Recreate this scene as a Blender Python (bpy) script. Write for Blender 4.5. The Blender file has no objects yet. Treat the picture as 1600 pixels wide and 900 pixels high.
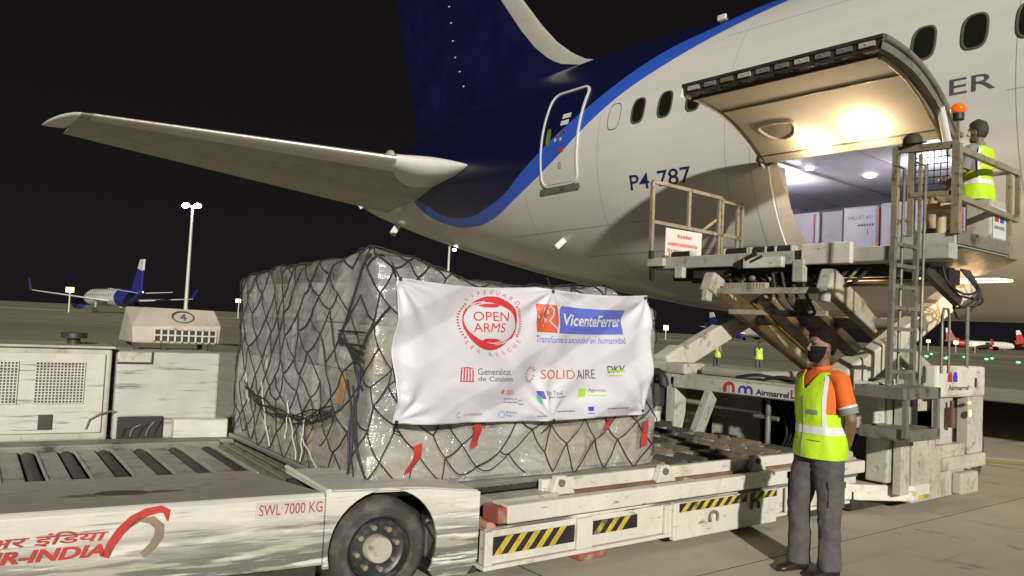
import bpy, bmesh, math, random
from mathutils import Vector, Matrix, noise
random.seed(7)
SC = bpy.context.scene
COL = SC.collection
R = math.radians
# ------------------------------------------------------------------ camera
PITCH, ROLL, TH, CAMH = R(2.75), R(2.8), R(37), 1.62
fwd = Vector((0, math.cos(PITCH), math.sin(PITCH)))
up0 = Vector((0, -math.sin(PITCH), math.cos(PITCH)))
r0 = Vector((1, 0, 0))
rgt = r0 * math.cos(ROLL) + up0 * math.sin(ROLL)
upv = -r0 * math.sin(ROLL) + up0 * math.cos(ROLL)
cd = bpy.data.cameras.new('camera'); cam = bpy.data.objects.new('camera', cd); COL.objects.link(cam)
cd.sensor_width = 36; cd.lens = 1205 / 1600 * 36; cd.clip_end = 6000; cd.clip_start = .05
m = Matrix((rgt, upv, -fwd)).transposed().to_4x4(); m.translation = (0, 0, CAMH)
cam.matrix_world = m
SC.camera = cam
# ------------------------------------------------------------------ night sky
w = bpy.data.worlds.new('World'); SC.world = w; w.use_nodes = True
nt = w.node_tree; bg = nt.nodes['Background']
tc = nt.nodes.new('ShaderNodeTexCoord'); sp = nt.nodes.new('ShaderNodeSeparateXYZ'); cr = nt.nodes.new('ShaderNodeValToRGB')
nt.links.new(tc.outputs['Generated'], sp.inputs[0]); nt.links.new(sp.outputs['Z'], cr.inputs[0]); nt.links.new(cr.outputs[0], bg.inputs[0])
cr.color_ramp.elements[0].position = 0.0; cr.color_ramp.elements[0].color = (.0095, .0078, .0092, 1)
cr.color_ramp.elements[1].position = .6; cr.color_ramp.elements[1].color = (.0042, .0038, .0035, 1)
bg.inputs[1].default_value = 1.0
# ------------------------------------------------------------------ apron floodlighting, from behind the camera
sl = bpy.data.lights.new('sun', 'SUN'); sun = bpy.data.objects.new('sun', sl); COL.objects.link(sun)
sl.energy = 3.9; sl.angle = R(1.5); sl.color = (1, .95, .85)
sun.rotation_euler = Vector((-.13, 1, -.33)).to_track_quat('-Z', 'Y').to_euler()
SC.view_settings.view_transform = 'Standard'; SC.view_settings.look = 'None'
SC.view_settings.exposure = .22; SC.view_settings.gamma = 1

# ================================================================== helpers
OFF = {}
def tag(o, label=None, cat=None, group=None, kind=None):
    if label: o['label'] = label
    if cat: o['category'] = cat
    if group: o['group'] = group
    if kind: o['kind'] = kind
    return o
def thing(name, label, cat, base=(0, 0, 0), frame=TH, group=None):
    """Empty at base; base and children are given in a frame turned by `frame` about z."""
    o = bpy.data.objects.new(name, None); COL.objects.link(o)
    c, s = math.cos(frame), math.sin(frame)
    o.location = (base[0] * c - base[1] * s, base[0] * s + base[1] * c, base[2]); o.rotation_euler = (0, 0, frame)
    o.empty_display_size = .1
    OFF[o.name] = Vector(base)
    return tag(o, label, cat, group)

class MB:
    def __init__(s): s.v = []; s.f = []
    def add(s, vs, fs):
        n = len(s.v); s.v += [Vector(p) for p in vs]; s.f += [[i + n for i in f] for f in fs]; return s
    def box(s, x0, x1, y0, y1, z0, z1):
        return s.add([(x0,y0,z0),(x1,y0,z0),(x1,y1,z0),(x0,y1,z0),(x0,y0,z1),(x1,y0,z1),(x1,y1,z1),(x0,y1,z1)],
                     [(0,3,2,1),(4,5,6,7),(0,1,5,4),(1,2,6,5),(2,3,7,6),(3,0,4,7)])
    def bar(s, p, q, w, h, up=(0, 0, 1)):
        p, q, up = Vector(p), Vector(q), Vector(up); d = (q - p).normalized()
        if abs(d.dot(up)) > .98: up = Vector((1, 0, 0))
        r = d.cross(up).normalized() * w / 2; u = r.cross(d).normalized() * h / 2
        vs = [e + i * r + j * u for e in (p, q) for i, j in ((-1,-1),(1,-1),(1,1),(-1,1))]
        return s.add(vs, [(3,2,1,0),(4,5,6,7),(0,1,5,4),(1,2,6,5),(2,3,7,6),(3,0,4,7)])
    def tube(s, path, r, n=6, cap=True):
        P = [Vector(p) for p in path]; rs = r if isinstance(r, (list, tuple)) else [r] * len(P)
        rings = []; prev = None
        for i, p in enumerate(P):
            d = (P[min(i + 1, len(P) - 1)] - P[max(i - 1, 0)])
            d = d.normalized() if d.length > 1e-9 else Vector((0, 0, 1))
            if prev is None:
                a = Vector((0, 0, 1)) if abs(d.z) < .9 else Vector((1, 0, 0)); prev = d.cross(a).normalized()
            e1 = (prev - d * prev.dot(d)); e1 = e1.normalized() if e1.length > 1e-6 else d.orthogonal().normalized()
            prev = e1; e2 = d.cross(e1)
            rings.append([p + (e1 * math.cos(2*math.pi*k/n) + e2 * math.sin(2*math.pi*k/n)) * rs[i] for k in range(n)])
        return s.loft(rings, cap)
    def loft(s, rings, cap=True, closed=True):
        n = len(rings[0]); b = len(s.v)
        for r in rings: s.v += [Vector(p) for p in r]
        for i in range(len(rings) - 1):
            for k in range(n if closed else n - 1):
                k2 = (k + 1) % n
                s.f.append([b+i*n+k, b+i*n+k2, b+(i+1)*n+k2, b+(i+1)*n+k])
        if cap and closed:
            s.f.append([b + k for k in range(n)][::-1]); s.f.append([b + (len(rings)-1)*n + k for k in range(n)])
        return s
    def cyl(s, p, q, r, n=16): return s.tube([p, q], r, n)
    def prism(s, poly, fn, d0, d1):
        """poly of 2d points mapped by fn(x, y, depth), from d0 to d1"""
        n = len(poly)
        vs = [fn(x, y, d0) for x, y in poly] + [fn(x, y, d1) for x, y in poly]
        return s.add(vs, [list(range(n))[::-1], list(range(n, 2*n))] + [[i, (i+1) % n, n + (i+1) % n, n + i] for i in range(n)])
    def ell(s, c, rx, ry, rz, nu=16, nv=10):
        c = Vector(c); rings = []
        for j in range(1, nv):
            t = math.pi * j / nv
            rings.append([c + Vector((rx*math.sin(t)*math.cos(2*math.pi*k/nu), ry*math.sin(t)*math.sin(2*math.pi*k/nu), -rz*math.cos(t))) for k in range(nu)])
        return s.loft(rings)
    def grid(s, nx, ny, fn):
        b = len(s.v)
        for j in range(ny + 1):
            for i in range(nx + 1): s.v.append(Vector(fn(i / nx, j / ny)))
        for j in range(ny):
            for i in range(nx):
                a = b + j*(nx+1) + i; s.f.append([a, a+1, a+nx+2, a+nx+1])
        return s
    def map(s, fn): s.v = [Vector(fn(p)) for p in s.v]; return s
    def build(s, name, mat, parent=None, smooth=None, bevel=0, off=None):
        o3 = OFF.get(parent.name, Vector((0,0,0))) if parent else (off or Vector((0,0,0)))
        me = bpy.data.meshes.new(name); me.from_pydata([tuple(p - o3) for p in s.v], [], s.f)
        bm = bmesh.new(); bm.from_mesh(me); bmesh.ops.recalc_face_normals(bm, faces=bm.faces[:]); bm.to_mesh(me); bm.free()
        if smooth is not None:
            me.polygons.foreach_set('use_smooth', [True] * len(me.polygons))
            if smooth < 180: me.set_sharp_from_angle(angle=R(smooth))
        o = bpy.data.objects.new(name, me); COL.objects.link(o)
        if mat: me.materials.append(mat)
        if parent: o.parent = parent; OFF[o.name] = o3
        if bevel:
            b = o.modifiers.new('bevel', 'BEVEL'); b.width = bevel; b.segments = 2; b.limit_method = 'ANGLE'; b.angle_limit = R(40)
        return o
def quick(name, mat, parent, *boxes, bevel=0):
    b = MB()
    for x in boxes: b.box(*x)
    return b.build(name, mat, parent, bevel=bevel)
def copy_tree(o, parent=None):
    c = o.copy(); COL.objects.link(c); c.parent = parent
    for ch in o.children: copy_tree(ch, c)
    return c

# ------------------------------------------------------------------ materials
MATS = {}
def mat(name, col, rough=.5, metal=0, var=.15, vscale=3, bump=0, bscale=30, dirt=None, emit=None, es=0, coat=0, spec=.5):
    """dirt: (colour, amount 0..1, scale, stretch vector)"""
    m = bpy.data.materials.new(name); m.use_nodes = True; n = m.node_tree; L = n.links
    p = n.nodes['Principled BSDF']; p.inputs['Roughness'].default_value = rough; p.inputs['Metallic'].default_value = metal
    p.inputs['Coat Weight'].default_value = coat; p.inputs['Specular IOR Level'].default_value = spec
    tc = n.nodes.new('ShaderNodeTexCoord')
    def nz(scale, detail, stretch=(1,1,1)):
        mp = n.nodes.new('ShaderNodeMapping'); mp.inputs['Scale'].default_value = stretch
        t = n.nodes.new('ShaderNodeTexNoise'); t.inputs['Scale'].default_value = scale; t.inputs['Detail'].default_value = detail; t.inputs['Roughness'].default_value = .62
        L.new(tc.outputs['Object'], mp.inputs[0]); L.new(mp.outputs[0], t.inputs[0]); return t.outputs[0]
    def ramp(src, a, b, c0=(0,0,0,1), c1=(1,1,1,1)):
        r = n.nodes.new('ShaderNodeValToRGB'); r.color_ramp.elements[0].position = a; r.color_ramp.elements[1].position = b
        r.color_ramp.elements[0].color = c0; r.color_ramp.elements[1].color = c1; L.new(src, r.inputs[0]); return r.outputs[0]
    c = tuple(col)
    lo = tuple(x * (1 - var) for x in c) + (1,); hi = tuple(min(1, x * (1 + var)) for x in c) + (1,)
    base = ramp(nz(vscale, 5), .32, .68, lo, hi)
    if dirt:
        for d in (dirt if isinstance(dirt, list) else [dirt]):
            dc, amt, sc, st = d[:4]
            mk = ramp(nz(sc, 8, st), .60 - amt * .28, .74 - amt * .22)
            if len(d) > 4: mk = ramp(nz(sc, 10, st), .60 - amt * .28, .66 - amt * .26)
            if len(d) > 4:      # paint worn away mostly low down, where carts rub
                sx = n.nodes.new('ShaderNodeSeparateXYZ'); L.new(tc.outputs['Object'], sx.inputs[0]); mr = n.nodes.new('ShaderNodeMapRange'); L.new(sx.outputs[2], mr.inputs[0])
                mr.inputs[1].default_value, mr.inputs[2].default_value, mr.inputs[3].default_value, mr.inputs[4].default_value = d[4]
                ml = n.nodes.new('ShaderNodeMath'); ml.operation = 'MULTIPLY'; L.new(mk, ml.inputs[0]); L.new(mr.outputs[0], ml.inputs[1]); mk = ml.outputs[0]
            mx = n.nodes.new('ShaderNodeMix'); mx.data_type = 'RGBA'; L.new(mk, mx.inputs[0]); L.new(base, mx.inputs[6]); mx.inputs[7].default_value = tuple(dc) + (1,)
            base = mx.outputs[2]
    L.new(base, p.inputs['Base Color'])
    rr = ramp(nz(vscale * 3, 4), .3, .7, (max(0, rough - .08),) * 3 + (1,), (min(1, rough + .1),) * 3 + (1,)); L.new(rr, p.inputs['Roughness'])
    if bump:
        b = n.nodes.new('ShaderNodeBump'); b.inputs['Strength'].default_value = bump; b.inputs['Distance'].default_value = .02
        L.new(nz(bscale, 6), b.inputs['Height']); L.new(b.outputs[0], p.inputs['Normal'])
    if emit:
        p.inputs['Emission Color'].default_value = tuple(emit) + (1,); p.inputs['Emission Strength'].default_value = es
    MATS[name] = m; return m
GRIME = ((.17, .155, .12), .14, 6, (1, 1, 1))
white_paint = mat('white_paint', (.6, .58, .52), .4, var=.1, dirt=[((.4, .36, .28), .25, 3, (1, 1, .5)), ((.12, .1, .075), .02, 11, (.6, 1, 2))], bump=.06)
worn_white = mat('worn_white_paint', (.62, .6, .56), .42, var=.08, dirt=[((.33, .31, .25), .55, 3.0, (.5, 1, 3.5), (.6, .3, .15, 1)), ((.14, .135, .12), .5, 6, (.3, 1, 4.5), (.56, .34, 0, 1)), ((.07, .065, .055), .12, 5, (.3, 1, 8))], bump=.1)
top_plate = mat('top_plate_paint', (.42, .39, .34), .55, var=.12, dirt=((.2, .15, .08), .12, 3, (1, 1, 1)), bump=.08)
deck_steel = mat('deck_steel', (.36, .36, .31), .5, .2, var=.25, dirt=((.1, .1, .08), .3, 6, (1, 1, 1)), bump=.1)
dirty_white = mat('dirty_white_paint', (.42, .40, .34), .5, var=.22, dirt=[GRIME, ((.24, .19, .13), .12, 4, (1, 1, .35)), ((.09, .075, .055), .0, 13, (1, 1, 1))], bump=.1)
grey_steel = mat('grey_steel', (.2, .2, .17), .5, .3, var=.25, dirt=((.05, .045, .035), .3, 6, (1, 1, 1)), bump=.08)
rail_steel = mat('rail_steel', (.27, .24, .17), .5, .2, var=.2, dirt=((.12, .06, .03), .25, 12, (1, 1, 1)))
dark_steel = mat('dark_steel', (.055, .05, .042), .5, .4, var=.4, bump=.1)
black_rub = mat('black_rubber', (.022, .021, .02), .6, var=.3, bump=.15, bscale=60)
tyre_m = mat('tyre_rubber', (.045, .042, .036), .75, var=.3, dirt=((.12, .11, .09), .3, 6, (1, 1, 1)), bump=.2, bscale=50)
rim_m = mat('rim_dark_paint', (.035, .038, .042), .4, .3, var=.3, dirt=((.16, .14, .11), .2, 8, (1, 1, 1)))
hub_m = mat('hub_paint', (.4, .37, .31), .6, var=.2, vscale=12, dirt=((.15, .13, .1), .2, 14, (1, 1, 1)))
rust = mat('rust', (.16, .085, .045), .8, var=.4, bump=.2)
red_m = mat('red_paint', (.42, .035, .03), .5, var=.15, dirt=((.1, .05, .04), .2, 8, (1, 1, 1)))
dred = mat('dull_red_print', (.36, .06, .055), .55, var=.2)
yellow_m = mat('yellow_paint', (.5, .40, .06), .5, var=.2, dirt=((.12, .1, .05), .35, 8, (1, 1, 1)))
blk = mat('black_paint', (.02, .02, .02), .5, var=.2)
navy_ink = mat('navy_lettering', (.014, .02, .10), .4, var=.05)
grey_ink = mat('grey_lettering', (.09, .09, .10), .5, var=.1)
blue_ink = mat('blue_print', (.10, .13, .52), .5, var=.05)
blue_deep = mat('deep_blue_print', (.06, .05, .42), .5, var=.05)
orange_ink = mat('orange_red_print', (.56, .085, .035), .5, var=.05)
crimson = mat('crimson_print', (.52, .03, .035), .5, var=.05)
pink_ink = mat('pink_red_print', (.55, .13, .14), .5, var=.05)
green_ink = mat('lime_print', (.34, .55, .03), .5, var=.05)
teal_ink = mat('teal_print', (.14, .5, .38), .5, var=.05)
skin_m = mat('skin', (.20, .105, .062), .5, var=.1)
hair_m = mat('hair', (.010, .007, .005), .7, var=.3, bump=.5, bscale=150, spec=.15)
vest_m = mat('lime_vest', (.47, .74, .015), .6, var=.1, bump=.45, bscale=11)
shirt_o = mat('orange_shirt', (.68, .13, .012), .75, var=.14, bump=.4, bscale=14)
refl_m = mat('reflective_tape', (.66, .66, .64), .3, var=.08)
trouser = mat('grey_trousers', (.08, .077, .074), .85, var=.2, vscale=9, bump=.5, bscale=13)
shoe_m = mat('black_leather', (.018, .017, .016), .35, var=.2)
grey_cloth = mat('grey_cloth', (.2, .21, .21), .8, var=.15)
beige_cloth = mat('beige_cloth', (.38, .3, .2), .8, var=.12)
def glow(name, col, es): return mat(name, (.8, .8, .8), .4, var=0, emit=col, es=es)
lamp_warm = glow('warm_lamp', (1, .8, .5), 26); lamp_cool = glow('cool_lamp', (.82, .82, 1), 12); lamp_flood = glow('floodlight', (1, .93, .8), 60)
sign_glow = glow('yellow_sign_glow', (.85, .85, .05), 2.2); green_glow = glow('green_lamp', (.02, 1, .15), 3.5); amber_glow = glow('amber_lamp', (1, .5, .12), .9)
led_m = glow('led_strip', (1, .8, .5), 1.6)

# ------------------------------------------------------------------ text
def text2d(s, size=1, bold=0, align='CENTER', shear=0):
    c = bpy.data.curves.new('t', 'FONT'); c.body = s; c.size = size; c.align_x = align; c.offset = bold * size; c.shear = shear; c.resolution_u = 3
    o = bpy.data.objects.new('t', c); COL.objects.link(o)
    bpy.context.view_layer.update()
    me = o.evaluated_get(bpy.context.evaluated_depsgraph_get()).to_mesh()
    v = [tuple(p.co) for p in me.vertices]; f = [tuple(p.vertices) for p in me.polygons]
    bpy.data.objects.remove(o); bpy.data.curves.remove(c)
    return v, f
def refine(v, f, maxe):
    bm = bmesh.new(); vs = [bm.verts.new(p) for p in v]
    for q in f:
        try: bm.faces.new([vs[i] for i in q])
        except ValueError: pass
    for _ in range(5):
        bmesh.ops.triangulate(bm, faces=bm.faces[:])
        es = [e for e in bm.edges if e.calc_length() > maxe]
        if not es: break
        bmesh.ops.subdivide_edges(bm, edges=es, cuts=1)
    bmesh.ops.triangulate(bm, faces=bm.faces[:]); bm.verts.index_update()
    out = [tuple(x.co) for x in bm.verts], [tuple(x.index for x in q.verts) for q in bm.faces]
    bm.free(); return out
def text_on(s, mt, parent, fn, name='lettering', w=None, h=None, fine=0, **k):
    """fn(x, y) -> point; text box scaled to w x h, centred on 0,0"""
    v, f = text2d(s, **k)
    if not v: return None
    x0 = min(p[0] for p in v); x1 = max(p[0] for p in v); y0 = min(p[1] for p in v); y1 = max(p[1] for p in v)
    sx = w / (x1 - x0) if w else None; sy = h / (y1 - y0) if h else sx
    sx = sx or sy
    v = [((p[0] - (x0+x1)/2) * sx, (p[1] - (y0+y1)/2) * sy, 0) for p in v]
    if fine: v, f = refine(v, f, fine)
    b = MB(); b.add([fn(p[0], p[1]) for p in v], f)
    return b.build(name, mt, parent)

# ================================================================== ground
conc = mat('apron_concrete', (.45, .41, .325), .8, var=.16, vscale=.5, bump=.12, bscale=14, dirt=[((.37, .34, .275), .3, .5, (1, 1, 1)), ((.24, .215, .165), .12, 1.6, (1, .3, 1)), ((.13, .115, .09), .02, 2.2, (1, 1, 1)), ((.2, .18, .14), .1, 1.1, (.12, 2.2, 1))], spec=.3)
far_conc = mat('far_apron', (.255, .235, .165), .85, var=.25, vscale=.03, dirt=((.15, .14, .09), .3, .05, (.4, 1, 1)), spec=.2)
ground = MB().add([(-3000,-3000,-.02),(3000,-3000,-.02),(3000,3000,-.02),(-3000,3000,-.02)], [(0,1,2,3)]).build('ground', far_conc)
ground['kind'] = 'structure'
apron = thing('apron', None, None, (0, 0, 0)); apron['kind'] = 'structure'
slab = None
rng = random.Random(3)
for i in range(-2, 8):
    for j in range(-3, 7):
        if slab is None:
            slab = MB().box(-2.291, 2.291, -2.291, 2.291, -.12, 0).build('slab', conc, apron); o = slab
        else:
            o = slab.copy(); COL.objects.link(o); o.parent = apron
        o.location = (i * 4.6 + 1.0, j * 4.6 + 1.1, rng.uniform(-.0005, .0005))
MB().add([(-8.5,-13,-.002),(35.5,-13,-.002),(35.5,31,-.002),(-8.5,31,-.002)], [(0,1,2,3)]).build('joint_filler', mat('bitumen', (.03,.03,.028), .9), apron)
def strip(name, mt, p, q, wd, z=.004):
    p, q = Vector(p), Vector(q); n = Vector((-(q-p).y, (q-p).x)).normalized() * wd / 2
    o = MB().add([(*(p-n), z), (*(q-n), z), (*(q+n), z), (*(p+n), z)], [(0,1,2,3)]).build(name, mt); o['kind'] = 'structure'; return o
line_y = mat('yellow_line_paint', (.5, .38, .07), .7, var=.2, vscale=2)
line_w = mat('white_line_paint', (.55, .52, .42), .7, var=.2, vscale=2)
strip('painted_line', line_y, (5.2, 11.55), (14, 9.3), .16, .005)
strip('painted_line', line_w, (5.2, 11.95), (14, 9.7), .22, .005)
strip('painted_line', line_y, (-40, 30), (-8, 37), .3, -.014)
strip('taxiway', mat('taxiway_concrete', (.42, .38, .28), .85, var=.1, vscale=.05), (-600, 150), (600, 215), 26, -.014)

# ================================================================== airliner
PSI = R(40)                      # frame of the airliner: x = v (away), y = u (towards the tail)
OX, OY = 4.28, 15.57
c_, s_ = math.cos(PSI), math.sin(PSI)
jet = bpy.data.objects.new('airliner', None); COL.objects.link(jet); jet.location = (OX, OY, 0); jet.rotation_euler = (0, 0, PSI)
tag(jet, 'large white airliner with navy tail and open cargo door', 'airliner')
US = [-44.5,-44,-43,-41,-38,-35,-5,-1.5,.24,1.5,3,4.4,6.3,7.8,9.3,10.4,11.9,13.5,14.8]
ZB = [4.0,3.5,3.0,2.5,2.15,2.03,2.03,2.04,2.14,2.32,2.54,2.77,3.16,3.49,3.85,4.12,4.53,4.98,5.4]
ZT = [4.4,5.0,5.7,6.8,7.6,7.9,7.9,7.9,7.9,7.9,7.88,7.84,7.74,7.6,7.4,7.2,6.86,6.4,6.0]
WW = [.25,.8,1.35,2.05,2.65,2.885,2.885,2.885,2.87,2.83,2.74,2.62,2.4,2.16,1.87,1.62,1.22,.75,.3]
def interp(x, xs, ys):
    if x <= xs[0]: return ys[0]
    for i in range(len(xs) - 1):
        if x <= xs[i+1]:
            n = len(xs); t = (x - xs[i]) / (xs[i+1] - xs[i])
            d1 = (ys[i+1] - ys[i]) / (xs[i+1] - xs[i])
            d0 = (ys[i] - ys[i-1]) / (xs[i] - xs[i-1]) if i > 0 else d1
            d2 = (ys[i+2] - ys[i+1]) / (xs[i+2] - xs[i+1]) if i < n - 2 else d1
            def lim(a, b): return 0 if a * b <= 0 else 2 * a * b / (a + b)
            m0, m1 = lim(d0, d1), lim(d1, d2); hh = xs[i+1] - xs[i]
            t2, t3 = t*t, t*t*t
            return (2*t3-3*t2+1)*ys[i] + (t3-2*t2+t)*hh*m0 + (-2*t3+3*t2)*ys[i+1] + (t3-t2)*hh*m1
    return ys[-1]
def sec(u): return interp(u, US, WW), interp(u, US, ZT), interp(u, US, ZB)
def fus(u, th, off=0):
    wd, zt, zb = sec(u); zc, h = (zt+zb)/2, (zt-zb)/2
    return Vector(((wd + off) * math.cos(th), u, zc + (h + off) * math.sin(th)))
def near(u, z, off=0):
    wd, zt, zb = sec(u); zc, h = (zt+zb)/2, (zt-zb)/2
    return fus(u, math.pi - math.asin(max(-1, min(1, (z - zc) / h))), off)
LOW = [(-8,9.5),(-5,8.5),(-3.2,7.75),(-2.34,7.3),(-1.82,7.1),(-1.2,6.86),(-.42,6.52),(.44,6.11),(1.16,5.67),(2.03,5.09),(2.77,4.73),(3.69,4.38),(4.75,4.07),(5.6,3.98),(6.28,3.99),(7.57,4.21),(8.55,4.6),(9.12,5.1),(9.8,6.2),(10.6,8)]
UPP = [(-8,9.6),(-5,8.7),(-3.2,8.1),(-1.7,7.45),(-1.05,7.15),(-.22,6.88),(.6,6.44),(1.53,5.87),(2.76,5.2),(3.4,4.86),(4.12,4.5),(5.08,4.29),(5.7,4.21),(6.22,4.21),(7.32,4.37),(8.11,4.71),(9.12,5.11),(9.8,6.2),(10.6,8)]
lx, ly = zip(*LOW); ux, uy = zip(*UPP)
def livery(me):
    """distance to the two edges of the painted band, in metres, stored per vertex"""
    for nm, xs, ys in (('edge_low', lx, ly), ('edge_up', ux, uy)):
        at = me.attributes.new(nm, 'FLOAT', 'POINT')
        at.data.foreach_set('value', [v.co.z - interp(v.co.y, xs, ys) if v.co.y < 9.3 else (v.co.z - 5.3) for v in me.vertices])
paint = bpy.data.materials.new('airliner_paint'); paint.use_nodes = True
n = paint.node_tree; L = n.links; p = n.nodes['Principled BSDF']; p.inputs['Roughness'].default_value = .3; p.inputs['Coat Weight'].default_value = .4; p.inputs['Coat Roughness'].default_value = .12
tcn = n.nodes.new('ShaderNodeTexCoord'); mpn = n.nodes.new('ShaderNodeMapping'); mpn.inputs['Scale'].default_value = (1, .3, 2.5)
nzn = n.nodes.new('ShaderNodeTexNoise'); nzn.inputs['Scale'].default_value = 1.2; nzn.inputs['Detail'].default_value = 6
L.new(tcn.outputs['Object'], mpn.inputs[0]); L.new(mpn.outputs[0], nzn.inputs[0])
crn = n.nodes.new('ShaderNodeValToRGB'); crn.color_ramp.elements[0].position = .35; crn.color_ramp.elements[1].position = .7
crn.color_ramp.elements[0].color = (.60, .59, .56, 1); crn.color_ramp.elements[1].color = (.66, .65, .62, 1); L.new(nzn.outputs[0], crn.inputs[0])
prev = crn.outputs[0]
for nm, col in (('edge_low', (.035, .105, .56, 1)), ('edge_up', (.005, .007, .038, 1))):
    at = n.nodes.new('ShaderNodeAttribute'); at.attribute_name = nm
    mr = n.nodes.new('ShaderNodeMapRange'); mr.inputs[1].default_value = -.008; mr.inputs[2].default_value = .008; L.new(at.outputs['Fac'], mr.inputs[0])
    mx = n.nodes.new('ShaderNodeMix'); mx.data_type = 'RGBA'; L.new(mr.outputs[0], mx.inputs[0]); L.new(prev, mx.inputs[6]); mx.inputs[7].default_value = col; prev = mx.outputs[2]
L.new(prev, p.inputs['Base Color'])
navy = mat('navy_fin_paint', (.006, .008, .044), .32, var=.25, vscale=.8, coat=.4)
jet_white = mat('airliner_white', (.62, .61, .58), .32, var=.05, coat=.3)
jet_grey = mat('airliner_grey', (.36, .345, .3), .4, var=.08)
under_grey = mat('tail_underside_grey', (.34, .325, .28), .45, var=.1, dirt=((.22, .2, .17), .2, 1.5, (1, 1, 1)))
le_metal = mat('bare_leading_edge', (.6, .58, .53), .36, .75, var=.04)
win_m = mat('dark_window', (.012, .014, .010), .15, var=.2)
frame_m = mat('window_surround', (.10, .105, .07), .4, var=.1)
D0, D1, DZ0, DZ1 = -5.35, -2.65, 2.97, 4.30      # cargo door opening
us = [-44.5,-44,-43.5,-43,-42,-41,-40,-39,-38,-36.5] + [-35 + i for i in range(26)] + [-8.5 + .25*i for i in range(12)] + [D0] + [-5.2 + .25*i for i in range(10)] + [D1] + [-2.45 + .2*i for i in range(87)]
us = sorted(set(round(x, 3) for x in us if x <= 14.8))
tA = math.pi - math.asin((DZ1 - 4.965) / 2.935); tB = math.pi - math.asin((DZ0 - 4.965) / 2.935)
ths = [tA + (tB - tA) * i / 14 for i in range(14)] + [tB + (2 * math.pi + tA - tB) * i / 100 for i in range(100)]
NT = len(ths); b = MB()
for u in us: b.v += [fus(u, t) for t in ths]
for i in range(len(us) - 1):
    for k in range(NT):
        if D0 - .01 <= us[i] and us[i+1] <= D1 + .01 and k < 14: continue
        k2 = (k + 1) % NT; b.f.append([i*NT+k, i*NT+k2, (i+1)*NT+k2, (i+1)*NT+k])
b.f.append(list(range(NT))[::-1]); b.f.append([(len(us)-1)*NT + k for k in range(NT)])
body = b.build('fuselage', paint, jet, smooth=50); livery(body.data)
# fin
def foil(x):   # half thickness along the chord
    return 2.6 * (.2969*math.sqrt(x) - .126*x - .3516*x*x + .2843*x**3 - .1036*x**4) / .6
def finsec(z):
    le = interp(z, [6.0, 8.02, 8.3, 8.85, 9.6, 10.5, 16.6], [3.3, 3.5, 4.25, 5.15, 5.95, 6.75, 12.3]); te = 11.63 + (z - 7.27) * .365
    return le, te
XS = [0, .01, .03, .07, .12, .2, .3, .45, .6, .8, 1]
def fring(z, x0=0, x1=1, off=0):
    le, te = finsec(z); ch = te - le; pts = []
    xs = [x0 + (x1 - x0) * x for x in XS]
    hw = lambda x: min(.42, .05 * ch) * foil(min(1, x)) + off
    return [(hw(x), le + x * ch - (off if x == 0 else 0), z) for x in xs[::-1]] + [(-hw(x), le + x * ch - (off if x == 0 else 0), z) for x in xs]
zs = [6.0, 7, 7.6, 8.02, 8.3, 8.6, 9, 9.6, 10.2, 10.8, 12, 14, 16, 16.6]
MB().loft([fring(z) for z in zs]).build('fin', navy, jet, smooth=40)
def lering(z, off=.006):
    le, te = finsec(z); ch = te - le; wdt = interp(z, [8.02, 8.4, 9, 12], [.5, .75, .72, .6]); return fring(z, 0, wdt / ch, off)
MB().loft([lering(z) for z in (8.0, 8.15, 8.3, 8.45, 8.6, 9, 9.6, 10.2, 10.8, 12, 14, 16.5)]).build('fin_leading_edge', jet_grey, jet, smooth=40)
for k, (u_, z_) in enumerate(((10.2, 11.3), (10.05, 10.75), (9.9, 10.15), (9.72, 9.6), (9.45, 9.1), (9.2, 8.6))):
    le, te = finsec(z_); x = (u_ - le) / (te - le); hw = min(.42, .05*(te-le)) * foil(x)
    MB().ell((-hw - .004, u_, z_), .012, .05, .025, 8, 6).build('fin_white_mark', jet_white, jet, smooth=180)  # small white marks in a row up the fin side
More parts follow.
